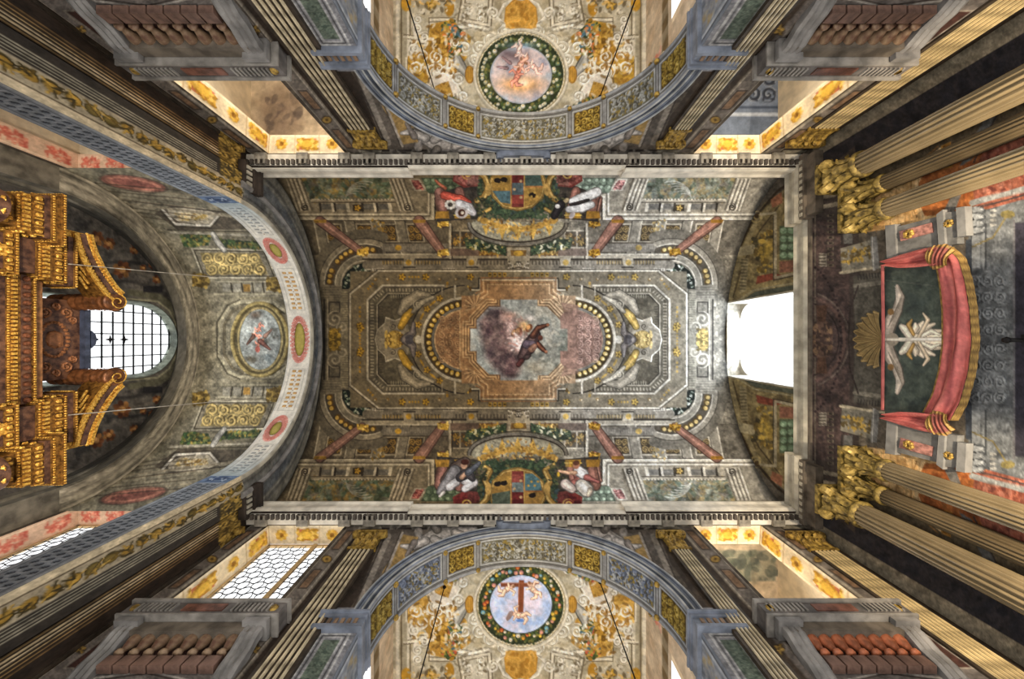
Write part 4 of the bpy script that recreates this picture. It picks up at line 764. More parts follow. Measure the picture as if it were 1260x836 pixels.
    c.speck([(503, 744), (560, 736), (572, 790), (530, 808), (504, 790)], [(222, 212, 192), (150, 106, 44), (206, 168, 90), (110, 78, 34), (236, 228, 214)], 120, 1, 3.2, .7, 44, 2.4)
    c.speck([(560, 780), (640, 796), (640, 806), (560, 836)], [(222, 212, 192), D, Mi], 80, 1, 3, .55, 45, 2.6); c.speck([(500, 694), (600, 680), (600, 700), (530, 730)], [(224, 214, 196), D, (150, 138, 112)], 90, .9, 2.6, .55, 46, 2.8)
    c.texture([(622, 800), (641, 799), (641, 834), (632, 834), (623, 824)], [(150, 104, 36), (206, 160, 78), (176, 128, 50)], 6, .8)
    # medallion
    c.sym = ONE; MX, MY = 641, 744
    c.ell(MX, MY, 58, 55, (178, 170, 150)); c.ell(MX, MY, 57, 54, L, w_=3, h=.06); c.ell(MX, MY, 54, 51, D, w_=1.6); c.ell(MX, MY, 53, 50, (176, 160, 124), w_=3)
    for i in range(64): a = 2*pi*i/64; c.ell(MX+52*cos(a), MY+49.5*sin(a), 1.7, 1.7, (220, 208, 180), h=.03)
    if sd > 0:
        garland(c, MX, MY, 44.5, 42, [(226, 216, 196), (206, 140, 50), (196, 90, 52), (120, 170, 186), (214, 178, 70), (220, 150, 140)], 3)
        c.ell(MX, MY, 38, 35.5, (176, 192, 222)); c.texture(el_pts(MX, MY, 37, 34.5), [(156, 178, 214), (186, 194, 216), (214, 200, 212), (170, 186, 218)], 15, .8, 3); c.ell(652, 740, 18, 14, (220, 196, 200), a=.6, gauss=True)
        c.poly([(616, 718), (663, 718), (663, 722.5), (616, 722.5)], (112, 60, 38)); c.poly([(638.5, 714), (645, 714), (644, 754), (637, 754)], (122, 66, 40)); c.line([(638.8, 716), (637.6, 754)], 1.2, (168, 104, 68)); c.line([(616, 718), (663, 718)], 1.1, (160, 96, 62))
        putto(c, 628, 724, .95, 2.6); putto(c, 654, 722, 1.0, .9); putto(c, 634, 756, 1.05, .15); c.ell(627, 758, 3, 7, (142, 118, 110), .5); c.ell(640, 764, 5, 2, (96, 130, 190)); c.ell(662, 722, 4, 2.6, (236, 226, 220))
    else:
        garland(c, MX, MY, 44.5, 42, [(204, 204, 180), (178, 178, 150), (222, 216, 196), (120, 140, 110)], 9)
        c.ell(MX, MY, 38, 35.5, (150, 160, 172)); c.texture(el_pts(MX, MY, 37, 34.5), [(170, 176, 184), (196, 180, 176), (206, 184, 178), (150, 146, 160)], 14, .9, 3)
        y = lambda v: 836-v  # painted top version is authored mirrored
        c.ell(MX, y(104), 30, 12, (228, 160, 84), a=.95, gauss=True); c.ell(644, y(102), 10, 6, (246, 226, 200), a=.9, gauss=True); c.ell(636, y(70), 18, 8, (116, 94, 96), a=.9, gauss=True); c.ell(624, y(66), 12, 6, (104, 84, 88), a=.8, gauss=True); c.ell(MX, y(56), 22, 4, (150, 180, 200), a=.7, gauss=True)
        putto(c, 640, y(84), 1.1, 1.2, (206, 150, 128)); putto(c, 652, y(80), 1, -.6, (206, 164, 150)); putto(c, 637, y(90), 1, -1.9, (214, 130, 108)); putto(c, 640, y(68), .9, 1.7, (200, 170, 160)); c.limb([(624, y(84)), (612, y(82))], [2, 1], (130, 104, 104)); c.limb([(628, y(78)), (618, y(70))], [2, 1], (130, 104, 104))
    c.region('med', 'medallion_fresco', el_pts(MX, MY, 50.5, 48, n=40), cat='fresco', label='round fresco of a wooden cross carried by putti in a flower wreath' if sd > 0 else 'round fresco of tumbling angels over orange light in a pale-flower wreath')
    c.C *= 1.13; c.noise(.1, 8, 31)
    r = c.build('ceiling', label='chapel ceiling with white scrollwork on ochre around a medallion')[0][0]
    # side walls, back wall
    for X, s in ((CHX0, -1), (CHX1, 1)):
        k = Canvas(lambda U, V: (U*0+X, sd*U, V), np.unique(np.concatenate([np.linspace(CHY0-.1, CHY1, 110), [6.9, 8.9]])), np.concatenate([[ZB, 4], np.linspace(5, 9.1, 90)]), (214, 196, 170), chart=lambda U, V: (U*40, V*40))
        k.sym = ONE; k.texture([(200, 180), (440, 180), (440, 370), (200, 370)], [(226, 208, 184), (198, 174, 146)], 18, .8)
        for (u, v) in ((6.25, 8.35), (6.7, 8.3)):
            k.poly([(u*40-7, v*40-12), (u*40+7, v*40-12), (u*40+7, v*40+12), (u*40-7, v*40+12)], (226, 196, 176)); k.speck([(u*40-7, v*40-12), (u*40+7, v*40-12), (u*40+7, v*40+12), (u*40-7, v*40+12)], [(222, 140, 120), (232, 176, 156)], 40, 1, 2.6)
        k.poly([(236, 306), (440, 306), (440, 318), (236, 318)], (150, 136, 112)); k.comb((240, 312), (436, 312), 10, 12, (120, 100, 70), .5)
        k.hole(lambda A, B, C_: (np.abs(B) > 6.9) & (np.abs(B) < 8.9) & (C_ > 5) & (C_ < 7.5)); k.noise(.08, 8)
        w = k.build('chapel_wall', kind='structure')[0][0]
        br = MB().box((X-s*.02, sd*6.05, 7.7), (X-s*.3, sd*6.35, 7.95)).box((X-s*.02, sd*6.1, 7.45), (X-s*.2, sd*6.3, 7.7)); br.build('bracket', M_stone, w)
        b2 = MB()
        for j in range(3): b2.ball((X-s*.32, sd*(6.08+.12*j), 7.84), .05, 6)
        b2.build('gilt_ornament', M_oldgold, w)
    bk = MB().quad((CHX0-.1, sd*CHY1, ZB), (CHX1+.1, sd*CHY1, ZB), (CHX1+.1, sd*CHY1, 9.4), (CHX0-.1, sd*CHY1, 9.4)).build('chapel_back_wall', M_cream); tag(bk, kind='structure')
for sd in (1, -1): chapel(sd)
# hanging rods of the chapel lamps
for (x, y) in ((547, 722), (738, 716), (537, 118), (738, 120)):
    p = atZ(x, y, 9.0); o = MB().tube([(p[0], p[1], 9.0), (p[0], p[1], 3.2)], .014, 6)
    o.lathe([(0, 0), (.05, .0), (.05, -.03), (.014, -.09)], 10, at=(p[0], p[1], 9.0))
    o = o.build('hanging_rod', M_iron); tag(o, 'thin black rod hanging from chapel ceiling %s the %s' % ('left of' if x < 640 else 'right of', 'cross medallion' if y > 418 else 'angel medallion'), 'rod', 'lamp rods in the side chapels'); recenter(o)
# ================================================================ TRIUMPHAL ARCH AND CHANCEL (west end, -X)
AX, AXB, PH, PS, PR = -6.9, -7.68, 3.47, 8.68, 3.05
def arch_wall():
    # wall between the arch opening and the vault
    c = Canvas(lambda U, V: (U*0+AX, (PH*(1-V)+4.93*V)*np.sin(U), (PS*(1-V)+9.2*V)+(PR*(1-V)+3.28*V)*np.cos(U)), np.linspace(-pi/2, pi/2, 300), np.linspace(0, 1, 34), (92, 90, 86), chart=lambda U, V: (U*180, V*60))
    c.sym = ONE
    for y, w_, cc in ((4, 6, (128, 122, 110)), (9, 2, (56, 52, 48)), (14, 5, (110, 108, 104)), (19, 2, (48, 46, 46)), (29, 16, (74, 80, 90)), (40, 3, (140, 134, 120)), (44, 3, (62, 58, 52)), (51, 9, (122, 114, 98)), (58, 4, (66, 60, 50))): c.line([(-290, y), (290, y)], w_, cc, soft=2)
    c.texture([(-290, 0), (290, 0), (290, 60), (-290, 60)], [(70, 72, 74), (120, 116, 104), (92, 90, 84)], 24, .5, seed=3); c.noise(.22, 9)
    w = c.build('wall_west', label='grey arch wall between chancel and nave vault')[0][0]
    # piers: jamb strip, trophies, flutes
    for s in (1, -1):
        k = Canvas(lambda U, V: (U*0+AX, s*U, V), np.linspace(PH, 4.3, 64), np.concatenate([[ZB, 3.8], np.linspace(4.4, 8.75, 180)]), (150, 138, 116), chart=lambda U, V: ((U-PH)*100, V*60))
        k.sym = ONE; k.poly([(0, 100), (14, 100), (14, 530), (0, 530)], (198, 180, 148)); k.line([(14, 100), (14, 530)], 2, (92, 78, 60)); k.poly([(16, 100), (44, 100), (44, 530), (16, 530)], (160, 146, 120)); R = random.Random(8)
        y = 262
        while y < 520:
            cx = 30; t = R.random()
            k.ell(cx+R.uniform(-3, 3), y, 9, 7, (74, 62, 34)); k.ell(cx, y, 7, 5.5, (150, 116, 48) if t < .6 else (110, 92, 44), R.uniform(-.5, .5), h=.03)
            for _ in range(5): a = R.uniform(0, 2*pi); k.line([(cx, y), (cx+12*cos(a), y+10*sin(a))], 2.4, R.choice([(96, 76, 34), (176, 140, 64), (60, 50, 28)]), .9, h=.02)
            y += 15
        k.poly([(46, 100), (84, 100), (84, 490), (46, 490)], (52, 46, 40))
        for x in (50, 55, 60, 65): k.line([(x, 100), (x, 478)], 1.8, (150, 142, 122)); 
        k.poly([(44, 484), (84, 484), (84, 530), (44, 530)], (84, 70, 38)); k.speck([(44, 484), (84, 484), (84, 530), (44, 530)], [(140, 112, 50), (60, 50, 30), (168, 138, 70)], 90, 1.5, 4); k.noise(.16, 9)
        k.build('arch_pier', w)
        # return of the wall behind the pier up to the nave wall
        q = Canvas(lambda U, V: (U*0+AX-.12, s*U, V), np.linspace(4.28, 5.05, 50), np.concatenate([[ZB, 3.8], np.linspace(4.4, 9.25, 120)]), (48, 38, 30), chart=lambda U, V: ((U-4.28)*100, V*60)); q.sym = ONE
        for x, cc in ((12, (120, 96, 60)), (18, (206, 182, 140)), (24, (214, 190, 150)), (30, (190, 160, 112)), (36, (150, 118, 74)), (42, (120, 92, 56))): q.line([(x, 100), (x, 492)], 2.2, cc)
        q.poly([(4, 490), (60, 490), (60, 530), (4, 530)], (110, 88, 42)); q.speck([(4, 490), (60, 490), (60, 530), (4, 530)], [(160, 128, 60), (70, 54, 28), (190, 156, 80)], 90, 1.5, 4); q.noise(.2, 9); q.build('arch_return', w)
        MB().box((AX, s*4.3, ZB), (AX-.14, s*4.285, 9.0)).build('pier_edge', M_dark, w)
        e = MB()
        for (z0, z1, y0, y1, o) in ((8.72, 8.8, 3.9, 4.62, .05), (8.8, 9.0, 3.98, 4.6, .02), (9.0, 9.1, 3.86, 4.7, .12), (9.1, 9.2, 3.84, 4.72, .2)): e.box((AX-.1, s*y0, z0), (AX+o, s*y1, z1))
        e.build('entablature_block', M_dark, w)
        e = MB()
        for j in range(4): e.box((AX+.02, s*(4.02+j*.14), 8.82), (AX+.07, s*(4.1+j*.14), 8.98))
        tag(e.build('block_dentils', M_stone, w), kind='stuff')
    # soffit of the arch: white with cartouches and dotted coffers
    ns = Canvas(lambda U, V: (AX+(AXB-AX)*V, PH*np.sin(U), PS+PR*np.cos(U)), np.linspace(-pi/2, pi/2, 520), np.linspace(0, 1, 44), (224, 218, 204), chart=lambda U, V: (np.degrees(U)*6, V*70))
    ns.sym = ONE; ns.line([(-545, 2), (545, 2)], 3, (190, 186, 178)); ns.line([(-545, 68), (545, 68)], 4, (190, 188, 180)); ns.texture([(-545, 0), (545, 0), (545, 70), (-545, 70)], [(214, 208, 196), (236, 230, 216)], 20, .6)
    for m in (0, 1, -1):
        cx = m*315; rx, ry = (82, 30) if m == 0 else (52, 27)
        for i in range(34):
            a = 2*pi*i/34; ns.spiral(cx+(rx-9)*cos(a), 35+(ry-7)*sin(a), 7, 1 if i % 2 else -1, (196, 104, 92), 2.4, h=.02); ns.ell(cx+(rx-4)*cos(a), 35+(ry-3)*sin(a), 4, 3, (216, 150, 136), .8)
        for i in range(24): a = 2*pi*i/24; ns.ell(cx+(rx-16)*cos(a), 35+(ry-10)*sin(a), 6, 5, (202, 132, 118), .8)
        ns.ell(cx, 35, rx-26, ry-14, (150, 140, 62)); ns.ell(cx, 35, rx-34, ry-19, (176, 160, 84)); ns.ell(cx, 35, rx-26, ry-14, (120, 70, 52), w_=2)
        ns.region('car', 'painted_cartouche', el_pts(cx, 35, rx+3, ry+2), label='pink scrolled cartouche with olive centre')
    for a0, a1 in ((100, 246), (378, 520)):
        for s in (1, -1):
            q = [(s*a0, 12), (s*a1, 12), (s*a1, 58), (s*a0, 58)]; ns.mould(q, [(0, 2, (188, 182, 168))], True); n = int((a1-a0)/15)
            for i in range(n):
                x = s*(a0+8+i*(a1-a0-8)/n)
                for y in (26, 44): ns.poly([(x-3.4, y-6), (x+3.4, y-6), (x+3.4, y+5), (x-3.4, y+5)], (150, 104, 50) if a0 < 200 else (120, 124, 126)); ns.poly([(x-2, y-4), (x+3.4, y-4), (x+3.4, y+5), (x-2, y+5)], (206, 164, 96) if a0 < 200 else (168, 166, 158))
                ns.ell(x+5, 35, 1.6, 1.6, (150, 120, 90))
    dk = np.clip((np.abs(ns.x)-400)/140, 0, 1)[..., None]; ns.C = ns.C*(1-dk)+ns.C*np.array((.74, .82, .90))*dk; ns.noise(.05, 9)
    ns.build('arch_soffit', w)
    for s in (1, -1):
        jb = Canvas(lambda U, V: (AX+(AXB-AX)*U, U*0+s*PH, V), np.linspace(0, 1, 48), np.concatenate([[ZB, 3.8], np.linspace(4.6, 8.7, 260)]), (122, 128, 136), chart=lambda U, V: (U*60, V*90)); jb.sym = ONE
        jb.line([(3, 200), (3, 790)], 4, (150, 154, 158)); jb.line([(56, 200), (56, 790)], 5, (140, 146, 152)); jb.line([(9, 200), (9, 760)], 1.6, (70, 74, 82)); jb.line([(51, 200), (51, 760)], 1.6, (70, 74, 82))
        for i in range(30):
            for j, x in enumerate((17, 30, 43)): y = 400+i*11.5+(5 if j == 1 else 0); jb.poly([(x-4, y), (x+2, y-4), (x+5, y+1), (x-1, y+5)], (50, 54, 62), h=-.02); jb.line([(x-5, y+5), (x+5, y+6)], 1, (170, 174, 178), .7)
        jb.poly([(2, 744), (58, 744), (58, 783), (2, 783)], (96, 116, 146)); jb.ell(30, 764, 20, 14, (58, 78, 112)); jb.ell(30, 764, 14, 9, (130, 148, 170), w_=2); jb.speck([(14, 752), (46, 752), (46, 776), (14, 776)], [(160, 174, 190), (50, 66, 100)], 34, 1.5, 4); jb.line([(0, 743), (60, 743)], 3, (150, 160, 172)); jb.line([(0, 783), (60, 783)], 2.4, (176, 182, 188))
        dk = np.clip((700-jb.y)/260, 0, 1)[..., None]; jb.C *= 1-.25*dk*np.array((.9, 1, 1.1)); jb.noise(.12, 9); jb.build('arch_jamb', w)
    # thin raised lip round the opening
    path = [(AX, s_, z) for s_, z in [(PH*sin(a), PS+PR*cos(a)) for a in np.linspace(-pi/2, pi/2, 60)]]; fr = [((0, sin(a), cos(a)), (1, 0, 0)) for a in np.linspace(-pi/2, pi/2, 60)]
    MB().sweep(path, fr, [(0, -.02), (0, .03), (.06, .05), (.1, .03), (.1, -.02)]).build('arch_lip', M_stone, w)
    MB().sweep(path, [(tuple(np.array(a)*1.0), b) for a, b in fr], [(.42, -.02), (.42, .05), (.5, .09), (.58, .05), (.58, -.02)]).build('arch_moulding', M_greystone, w)
arch_wall()
CW = 4.65
def cwin(X, Z): return (X > -12.05) & (X < -9.3) & (Z > 6.2) & (Z < 9.48)
def chancel():
    c = Canvas(lambda U, V: (U, CW*np.sin(V), 9.2+4.15*np.cos(V)), np.linspace(-12.25, -7.6, 230), np.linspace(-1.56, 1.56, 420), (116, 110, 92)); c.my = 418
    c.sym = SY
    c.texture([(60, 150), (380, 150), (380, 418), (60, 418)], [(96, 90, 74), (134, 126, 106), (114, 108, 92)], 18, .8)
    # bands beside the oval
    c.mould([(296, 372), (282, 378), (270, 398), (270, 418)], [(0, 3, (150, 142, 118)), (3, 2, (76, 70, 56)), (7, 3, (134, 126, 104)), (-6, 4, (96, 88, 70))]); c.mould([(296, 372), (336, 372), (352, 384)], [(0, 3, (150, 142, 118)), (3, 2, (76, 70, 56)), (-5, 3, (120, 112, 90))])
    for x in (274, 287, 300, 313, 326): c.poly([(x, 349), (x+9, 349), (x+9, 359), (x, 359)], (146, 140, 124)); c.line([(x+10, 348), (x+12, 360)], 1.6, (60, 54, 44))
    c.poly([(299, 350), (308, 350), (308, 359), (300, 359)], (160, 124, 64)); c.line([(266, 347), (342, 347)], 1.6, (160, 152, 130)); c.line([(264, 362), (346, 362)], 1.6, (150, 142, 118))
    # scrollwork panel
    pn = [(246, 311), (318, 312), (330, 338), (256, 338)]
    c.poly([(236, 306), (326, 308), (340, 342), (250, 342)], (128, 120, 102)); c.mould([(236, 306), (326, 308), (340, 342), (250, 342)], [(0, 1.8, (176, 168, 146)), (2, 1.2, (66, 60, 48))], True); c.poly(pn, (136, 122, 84)); c.arabesque(pn, 5, 2, (196, 172, 112), (84, 70, 40), 4, 2, .02)
    # garlands and hanging drape
    for q in ([(222, 290), (262, 288), (256, 302), (226, 304)], [(268, 294), (316, 298), (322, 306), (272, 304)]): c.texture(q, [(50, 66, 44), (86, 98, 60)], 4, .9); c.speck(q, [(60, 84, 50), (110, 116, 66), (44, 56, 40), (140, 120, 60)], 80, 1, 2.6)
    c.line([(210, 286), (312, 290)], 2.4, (158, 150, 132)); c.limb([(262, 288), (268, 298), (276, 308)], [3, 3.4, 3], (156, 152, 142)); c.line([(206, 283), (322, 286)], 1.4, (64, 58, 46))
    # shell niche near the springing
    c.poly([(190, 262), (212, 252), (270, 262), (312, 282), (220, 284)], (82, 74, 62)); c.poly([(206, 256), (250, 256), (268, 264), (256, 276), (226, 276), (208, 266)], (164, 154, 134)); c.texture([(214, 262), (256, 262), (256, 271), (222, 272)], [(176, 144, 70), (206, 192, 160), (130, 100, 50)], 4, .9); c.mould([(200, 258), (216, 276), (258, 278), (270, 264)], [(0, 2.6, (206, 198, 182)), (3, 1.5, (60, 54, 44))])
    c.line([(150, 250), (330, 272)], 3, (140, 130, 110)); c.line([(150, 246), (330, 268)], 1.4, (56, 48, 40))
    # red medallion low on the vault side
    for o, cc in ((0, (90, 78, 66)), (-4, (128, 84, 72)), (-9, (164, 110, 92)), (-16, (126, 78, 68))): c.ell(164, 226, 44+o, 10+o*.35, cc, .16)
    for k in range(9): c.line([(100, 224+k*4), (240, 236+k*5)], 1.4, R2.choice([(60, 50, 40), (130, 118, 96), (90, 80, 66)]), .6)
    # gilt corner leaves
    for x, y in ((247, 345), (338, 350)): c.ell(x, y, 10, 9, (132, 110, 56), .4); c.speck([(x-9, y-8), (x+9, y-8), (x+9, y+8), (x-9, y+8)], [(160, 134, 70), (84, 68, 36)], 24, 1.5, 3)
    c.sym = ONE
    # oval picture
    c.ell(320, 418, 36, 47, (104, 96, 70)); c.ell(320, 418, 34, 44, (146, 130, 84), w_=4, h=.05); c.ell(320, 418, 30, 41, (84, 74, 48), w_=3); c.ell(320, 418, 27, 38.5, (150, 134, 92), w_=2)
    c.ell(320, 418, 25, 37, (136, 142, 140)); c.texture(el_pts(320, 418, 24, 36), [(112, 120, 120), (164, 166, 160), (138, 142, 138), (90, 88, 80)], 12, .9)
    c.ell(308, 442, 10, 5, (70, 64, 52), gauss=True); c.ell(314, 388, 8, 5, (108, 92, 78), gauss=True)
    for x, y, a in ((313, 412, .3), (322, 420, 2.4), (318, 406, -1.2)): putto(c, x, y, .5, a, (196, 130, 110))
    c.limb([(312, 414), (304, 424)], [2.4, 1], (84, 60, 50)); c.limb([(326, 414), (334, 406)], [2.4, 1], (110, 84, 72)); c.limb([(320, 420), (332, 430)], [3, 1.2], (96, 62, 54)); c.ell(317, 430, 3, 4, (176, 96, 84))
    c.region('oval', 'oval_painting', el_pts(320, 418, 35, 46), cat='painting', label='oval ceiling painting of small winged figures on grey sky in an olive-gold frame')
    c.noise(.22, 7, 5); c.noise(.2, 26, 7, 1, .3)
    v = c.build('ceiling', label='chancel vault with painted panels and garlands')[0][0]
    for s in (1, -1):
        k = Canvas(lambda U, V: (U, U*0+s*CW, V), np.unique(np.concatenate([np.linspace(-12.25, -7.6, 110), [-12.05, -9.3]])), np.unique(np.concatenate([[ZB, 4], np.linspace(5, 9.25, 60), [6.2]])), (90, 80, 70), chart=lambda U, V: (U*40, V*40)); k.sym = ONE
        k.texture([(-500, 180), (-300, 180), (-300, 372), (-500, 372)], [(70, 60, 50), (120, 108, 90)], 20, .8, sy=.3); k.hole(lambda X, Y, Z: cwin(X, Z)); k.noise(.15, 9); k.build('wall_chancel', v, kind='structure')
    # arch of the apse: three receding rings, then the end wall with the big window
    for i, (x, a, cr, sp, w_, col) in enumerate(((-12.2, 4.66, 4.2, 9.2, .60, (132, 124, 108)), (-12.5, 4.25, 4.1, 9.2, .3, (96, 92, 84)))):
        def fn(U, V, a=a, cr=cr, sp=sp, x=x, w_=w_): return (U*0+x, (a-w_*1.1*V)*np.sin(U), sp+(cr-w_*V)*np.cos(U))
        k = Canvas(fn, np.linspace(-pi/2, pi/2, 220), np.linspace(-.35, 1, 26), col, chart=lambda U, V: (U*150, V*40)); k.sym = ONE
        for y, ww, cc in ((3, 3, 1.5), (8, 2, .5), (16, 5, 1.25), (22, 2, .5), (30, 6, 1.35), (38, 3, .6)): k.line([(-240, y), (240, y)], ww, np.array(col)*cc, soft=2)
        k.texture([(-240, -14), (240, -14), (240, 40), (-240, 40)], [np.array(col)*.6, np.array(col)*1.5, np.array(col)*.9], 20, .5, sy=.4, seed=i); k.noise(.2, 9); k.build('apse_arch', v)
        # inner face and vertical piers
        g = Canvas(lambda U, V, a=a, cr=cr, sp=sp, x=x, w_=w_: (x-.32*V, (a-w_*1.1)*np.sin(U), sp+(cr-w_)*np.cos(U)), np.linspace(-pi/2, pi/2, 120), np.linspace(0, 1, 6), np.array(col)*.7, chart=lambda U, V: (U*150, V*40)); g.noise(.2, 9); g.build('apse_arch_soffit', v)
        for s in (1, -1): MB().box((x, s*(a+.3), ZB), (x-.32, s*(a-w_*1.1), sp)).build('apse_pier', mat('apse_pier_stone', (116, 108, 94), .7, scale=3, amt=.35), v)
    k = Canvas(lambda U, V: (U*0-12.75, U, V), np.linspace(-4.5, 4.5, 230), np.concatenate([[ZB, 5], np.linspace(7, 13.5, 190)]), (84, 78, 72)); k.my = 418; k.sym = SY
    k.texture([(0, 250), (250, 250), (250, 418), (0, 418)], [(54, 52, 50), (112, 104, 94), (82, 78, 72)], 12, .8)
    for r_, cc in ((66, (104, 98, 88)), (78, (64, 60, 56)), (92, (118, 110, 98)), (104, (58, 56, 54))): k.arc(150, 418, r_, -pi*.75, .05, 4, cc, ry=r_*.92, soft=2)
    for x, y, r in ((150, 332, 10), (118, 294, 9), (165, 308, 5), (185, 312, 6), (188, 326, 5), (193, 344, 5), (176, 330, 4), (165, 300, 4), (134, 300, 7)):
        for i in range(7): a = i*.9; k.ell(x+r*.7*cos(a), y+r*.7*sin(a), r*.45, r*.36, ((122, 74, 44), (156, 108, 60), (84, 50, 34))[i % 3], a)
        k.ell(x, y, r*.4, r*.4, (190, 140, 84), h=.04)
    k.line([(222, 418), (220, 396), (212, 378), (196, 366), (160, 360)], 8, (96, 92, 74), soft=2); k.line([(218, 418), (216, 398), (208, 382), (194, 371), (150, 367)], 2, (150, 144, 116)); k.poly([(176, 352), (200, 352), (200, 360), (176, 360)], (40, 38, 40))
    k.hole(lambda X, Y, Z: (np.abs(Y) < 1.28) & (Z < 11.67+np.sqrt(np.clip(1.28**2-Y*Y, 0, 9))) & (Z > 9.0)); k.noise(.2, 7)
    k.build('wall_apse', kind='structure', label='dark apse wall with gilded cherub ornament around the arched window')
R2 = random.Random(4)
chancel()
# ================================================================ EAST END WALL (+X)
def end_wall():
    vs = np.concatenate([np.linspace(255, 660, 330), [800, 1000, 7.8*420/ZB]])
    vs = np.unique(np.concatenate([vs, [7.8*420/9.23, 7.8*420/12.38]]))
    c = Canvas(lambda U, V: (U*0+XR, U, XR*420/V), np.unique(np.concatenate([np.linspace(-5.02, 5.02, 400), [-1.31, 1.31]])), vs, (82, 74, 64)); c.my = 418; c.sym = SY
    c.texture([(885, 150), (1300, 150), (1300, 418), (885, 418)], [(60, 54, 48), (104, 96, 84), (82, 75, 66)], 22, .7)
    # painted zone beside the window
    z = [(893, 418), (893, 372), (905, 310), (940, 250), (985, 222), (985, 372)]
    c.poly(z, (112, 98, 68)); c.texture(z, [(84, 72, 48), (140, 124, 84), (110, 96, 66)], 10, .8)
    c.line([(896, 400), (900, 360), (910, 318), (930, 275), (960, 240), (985, 222)], 5, (140, 126, 92)); c.line([(892, 400), (896, 356), (906, 314), (926, 271), (956, 236), (980, 218)], 3, (56, 46, 34)); c.line([(902, 366), (914, 325), (934, 285), (958, 254)], 1.6, (70, 58, 40))
    c.poly([(912, 318), (921, 318), (918, 358), (910, 362)], (134, 122, 92)); c.comb((916, 318), (914, 358), 10, 8, (80, 70, 50), .3); c.poly([(906, 305), (928, 300), (930, 312), (908, 316)], (150, 138, 108))
    c.speck([(928, 292), (950, 282), (952, 330), (932, 338)], [(176, 146, 66), (96, 78, 40), (140, 116, 60), (60, 54, 38)], 70, 1.5, 4); c.ell(944, 308, 7, 14, (168, 140, 64), gauss=True); c.poly([(932, 340), (952, 336), (968, 340), (930, 350)], (116, 60, 44)); c.spiral(931, 268, 8, 1, (170, 150, 100), 2); c.ell(931, 266, 3, 3, (70, 54, 34)); c.poly([(948, 246), (962, 236), (963, 250), (950, 256)], (150, 100, 74))
    c.mould([(954, 266), (954, 342), (982, 336)], [(0, 3, (158, 146, 120)), (2.4, 1.4, (60, 52, 40))]); c.mould([(936, 264), (954, 262), (954, 268)], [(0, 3, (158, 146, 120))])
    c.poly([(959, 278), (980, 278), (981, 320), (959, 320)], (78, 88, 66)); 
    for i in range(2):
        for j in range(4): c.ell(964+i*9.5, 284+j*10, 4.4, 3.8, (116, 138, 108)); c.ell(963+i*9.5, 283+j*10, 2, 1.6, (156, 172, 144), .5, .8)
    c.poly([(959, 322), (981, 320), (981, 334), (959, 336)], (124, 84, 66))
    c.line([(896, 384), (930, 362), (985, 352)], 6, (72, 74, 62)); c.line([(893, 380), (928, 357), (985, 347)], 1.6, (130, 122, 96)); c.line([(900, 384), (930, 367), (985, 357)], 1.8, (48, 74, 84), .8)
    # corner strip: pale edge, then near-black recess, then warm brown strip
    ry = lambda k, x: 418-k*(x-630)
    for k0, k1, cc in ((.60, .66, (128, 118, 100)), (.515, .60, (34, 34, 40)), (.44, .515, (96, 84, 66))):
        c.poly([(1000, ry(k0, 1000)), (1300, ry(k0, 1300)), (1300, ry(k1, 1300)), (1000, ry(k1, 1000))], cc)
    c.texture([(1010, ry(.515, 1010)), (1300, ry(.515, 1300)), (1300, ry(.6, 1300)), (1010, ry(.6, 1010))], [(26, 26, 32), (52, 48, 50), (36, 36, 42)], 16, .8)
    # entablature below the window, brown-violet with carved rows
    c.poly([(995, 225), (1052, 180), (1062, 418), (995, 418)], (64, 56, 52)); c.texture([(998, 270), (1045, 270), (1045, 418), (998, 418)], [(50, 42, 42), (88, 70, 66), (66, 56, 54)], 9, .8)
    c.line([(1003, 262), (1003, 418)], 2, (104, 94, 82)); c.comb((1022, 262), (1022, 330), 10, 8, (104, 94, 80), .45); c.comb((1022, 262), (1022, 330), 10, 4, (40, 36, 34), .3)
    c.arc(985, 418, 54, -1.2, 0, 4, (96, 76, 70)); c.arc(985, 418, 47, -1.2, 0, 1.6, (44, 36, 36)); c.arc(985, 418, 60, -1.2, 0, 2, (104, 92, 84)); 
    for i in range(17): a = -1.2+i*.074; c.ell(985+50*cos(a), 418+50*sin(a)*1.9, 1.6, 1.6, (44, 34, 36))
    c.ell(1012, 410, 13, 16, (92, 72, 62)); c.speck([(1002, 398), (1022, 398), (1022, 418), (1002, 418)], [(120, 96, 74), (60, 48, 44)], 30, 1.5, 3); c.poly([(1004, 376), (1018, 376), (1016, 396), (1006, 396)], (84, 62, 50)); c.poly([(1008, 312), (1017, 312), (1017, 328), (1008, 328)], (150, 142, 128)); c.comb((1012, 312), (1012, 328), 4, 9, (70, 62, 54), .4)
    for y in (236, 246, 256): c.poly([(988+y-236, y-3), (1018+y-236, y-9), (1018+y-236, y-4), (988+y-236, y+2)], (150, 140, 120), .8)
    c.poly([(1036, 232), (1048, 226), (1049, 300), (1038, 300)], (110, 108, 104)); c.line([(1034, 234), (1036, 300)], 2, (50, 46, 44))
    # zone above the shell
    c.poly([(1050, 340), (1088, 336), (1088, 418), (1052, 418)], (84, 80, 72)); c.line([(1052, 352), (1086, 348)], 5, (124, 118, 106)); c.comb((1054, 342), (1086, 338), 9, 7, (50, 46, 44), .4); c.line([(1044, 418), (1046, 380), (1056, 352)], 2, (50, 42, 40))
    # painted arcade seen between the columns, warm lamplight put into its colour
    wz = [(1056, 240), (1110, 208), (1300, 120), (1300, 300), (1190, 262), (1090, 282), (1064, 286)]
    c.poly(wz, (204, 166, 112)); c.texture(wz, [(188, 146, 92), (224, 188, 134), (206, 168, 112)], 12, .8)
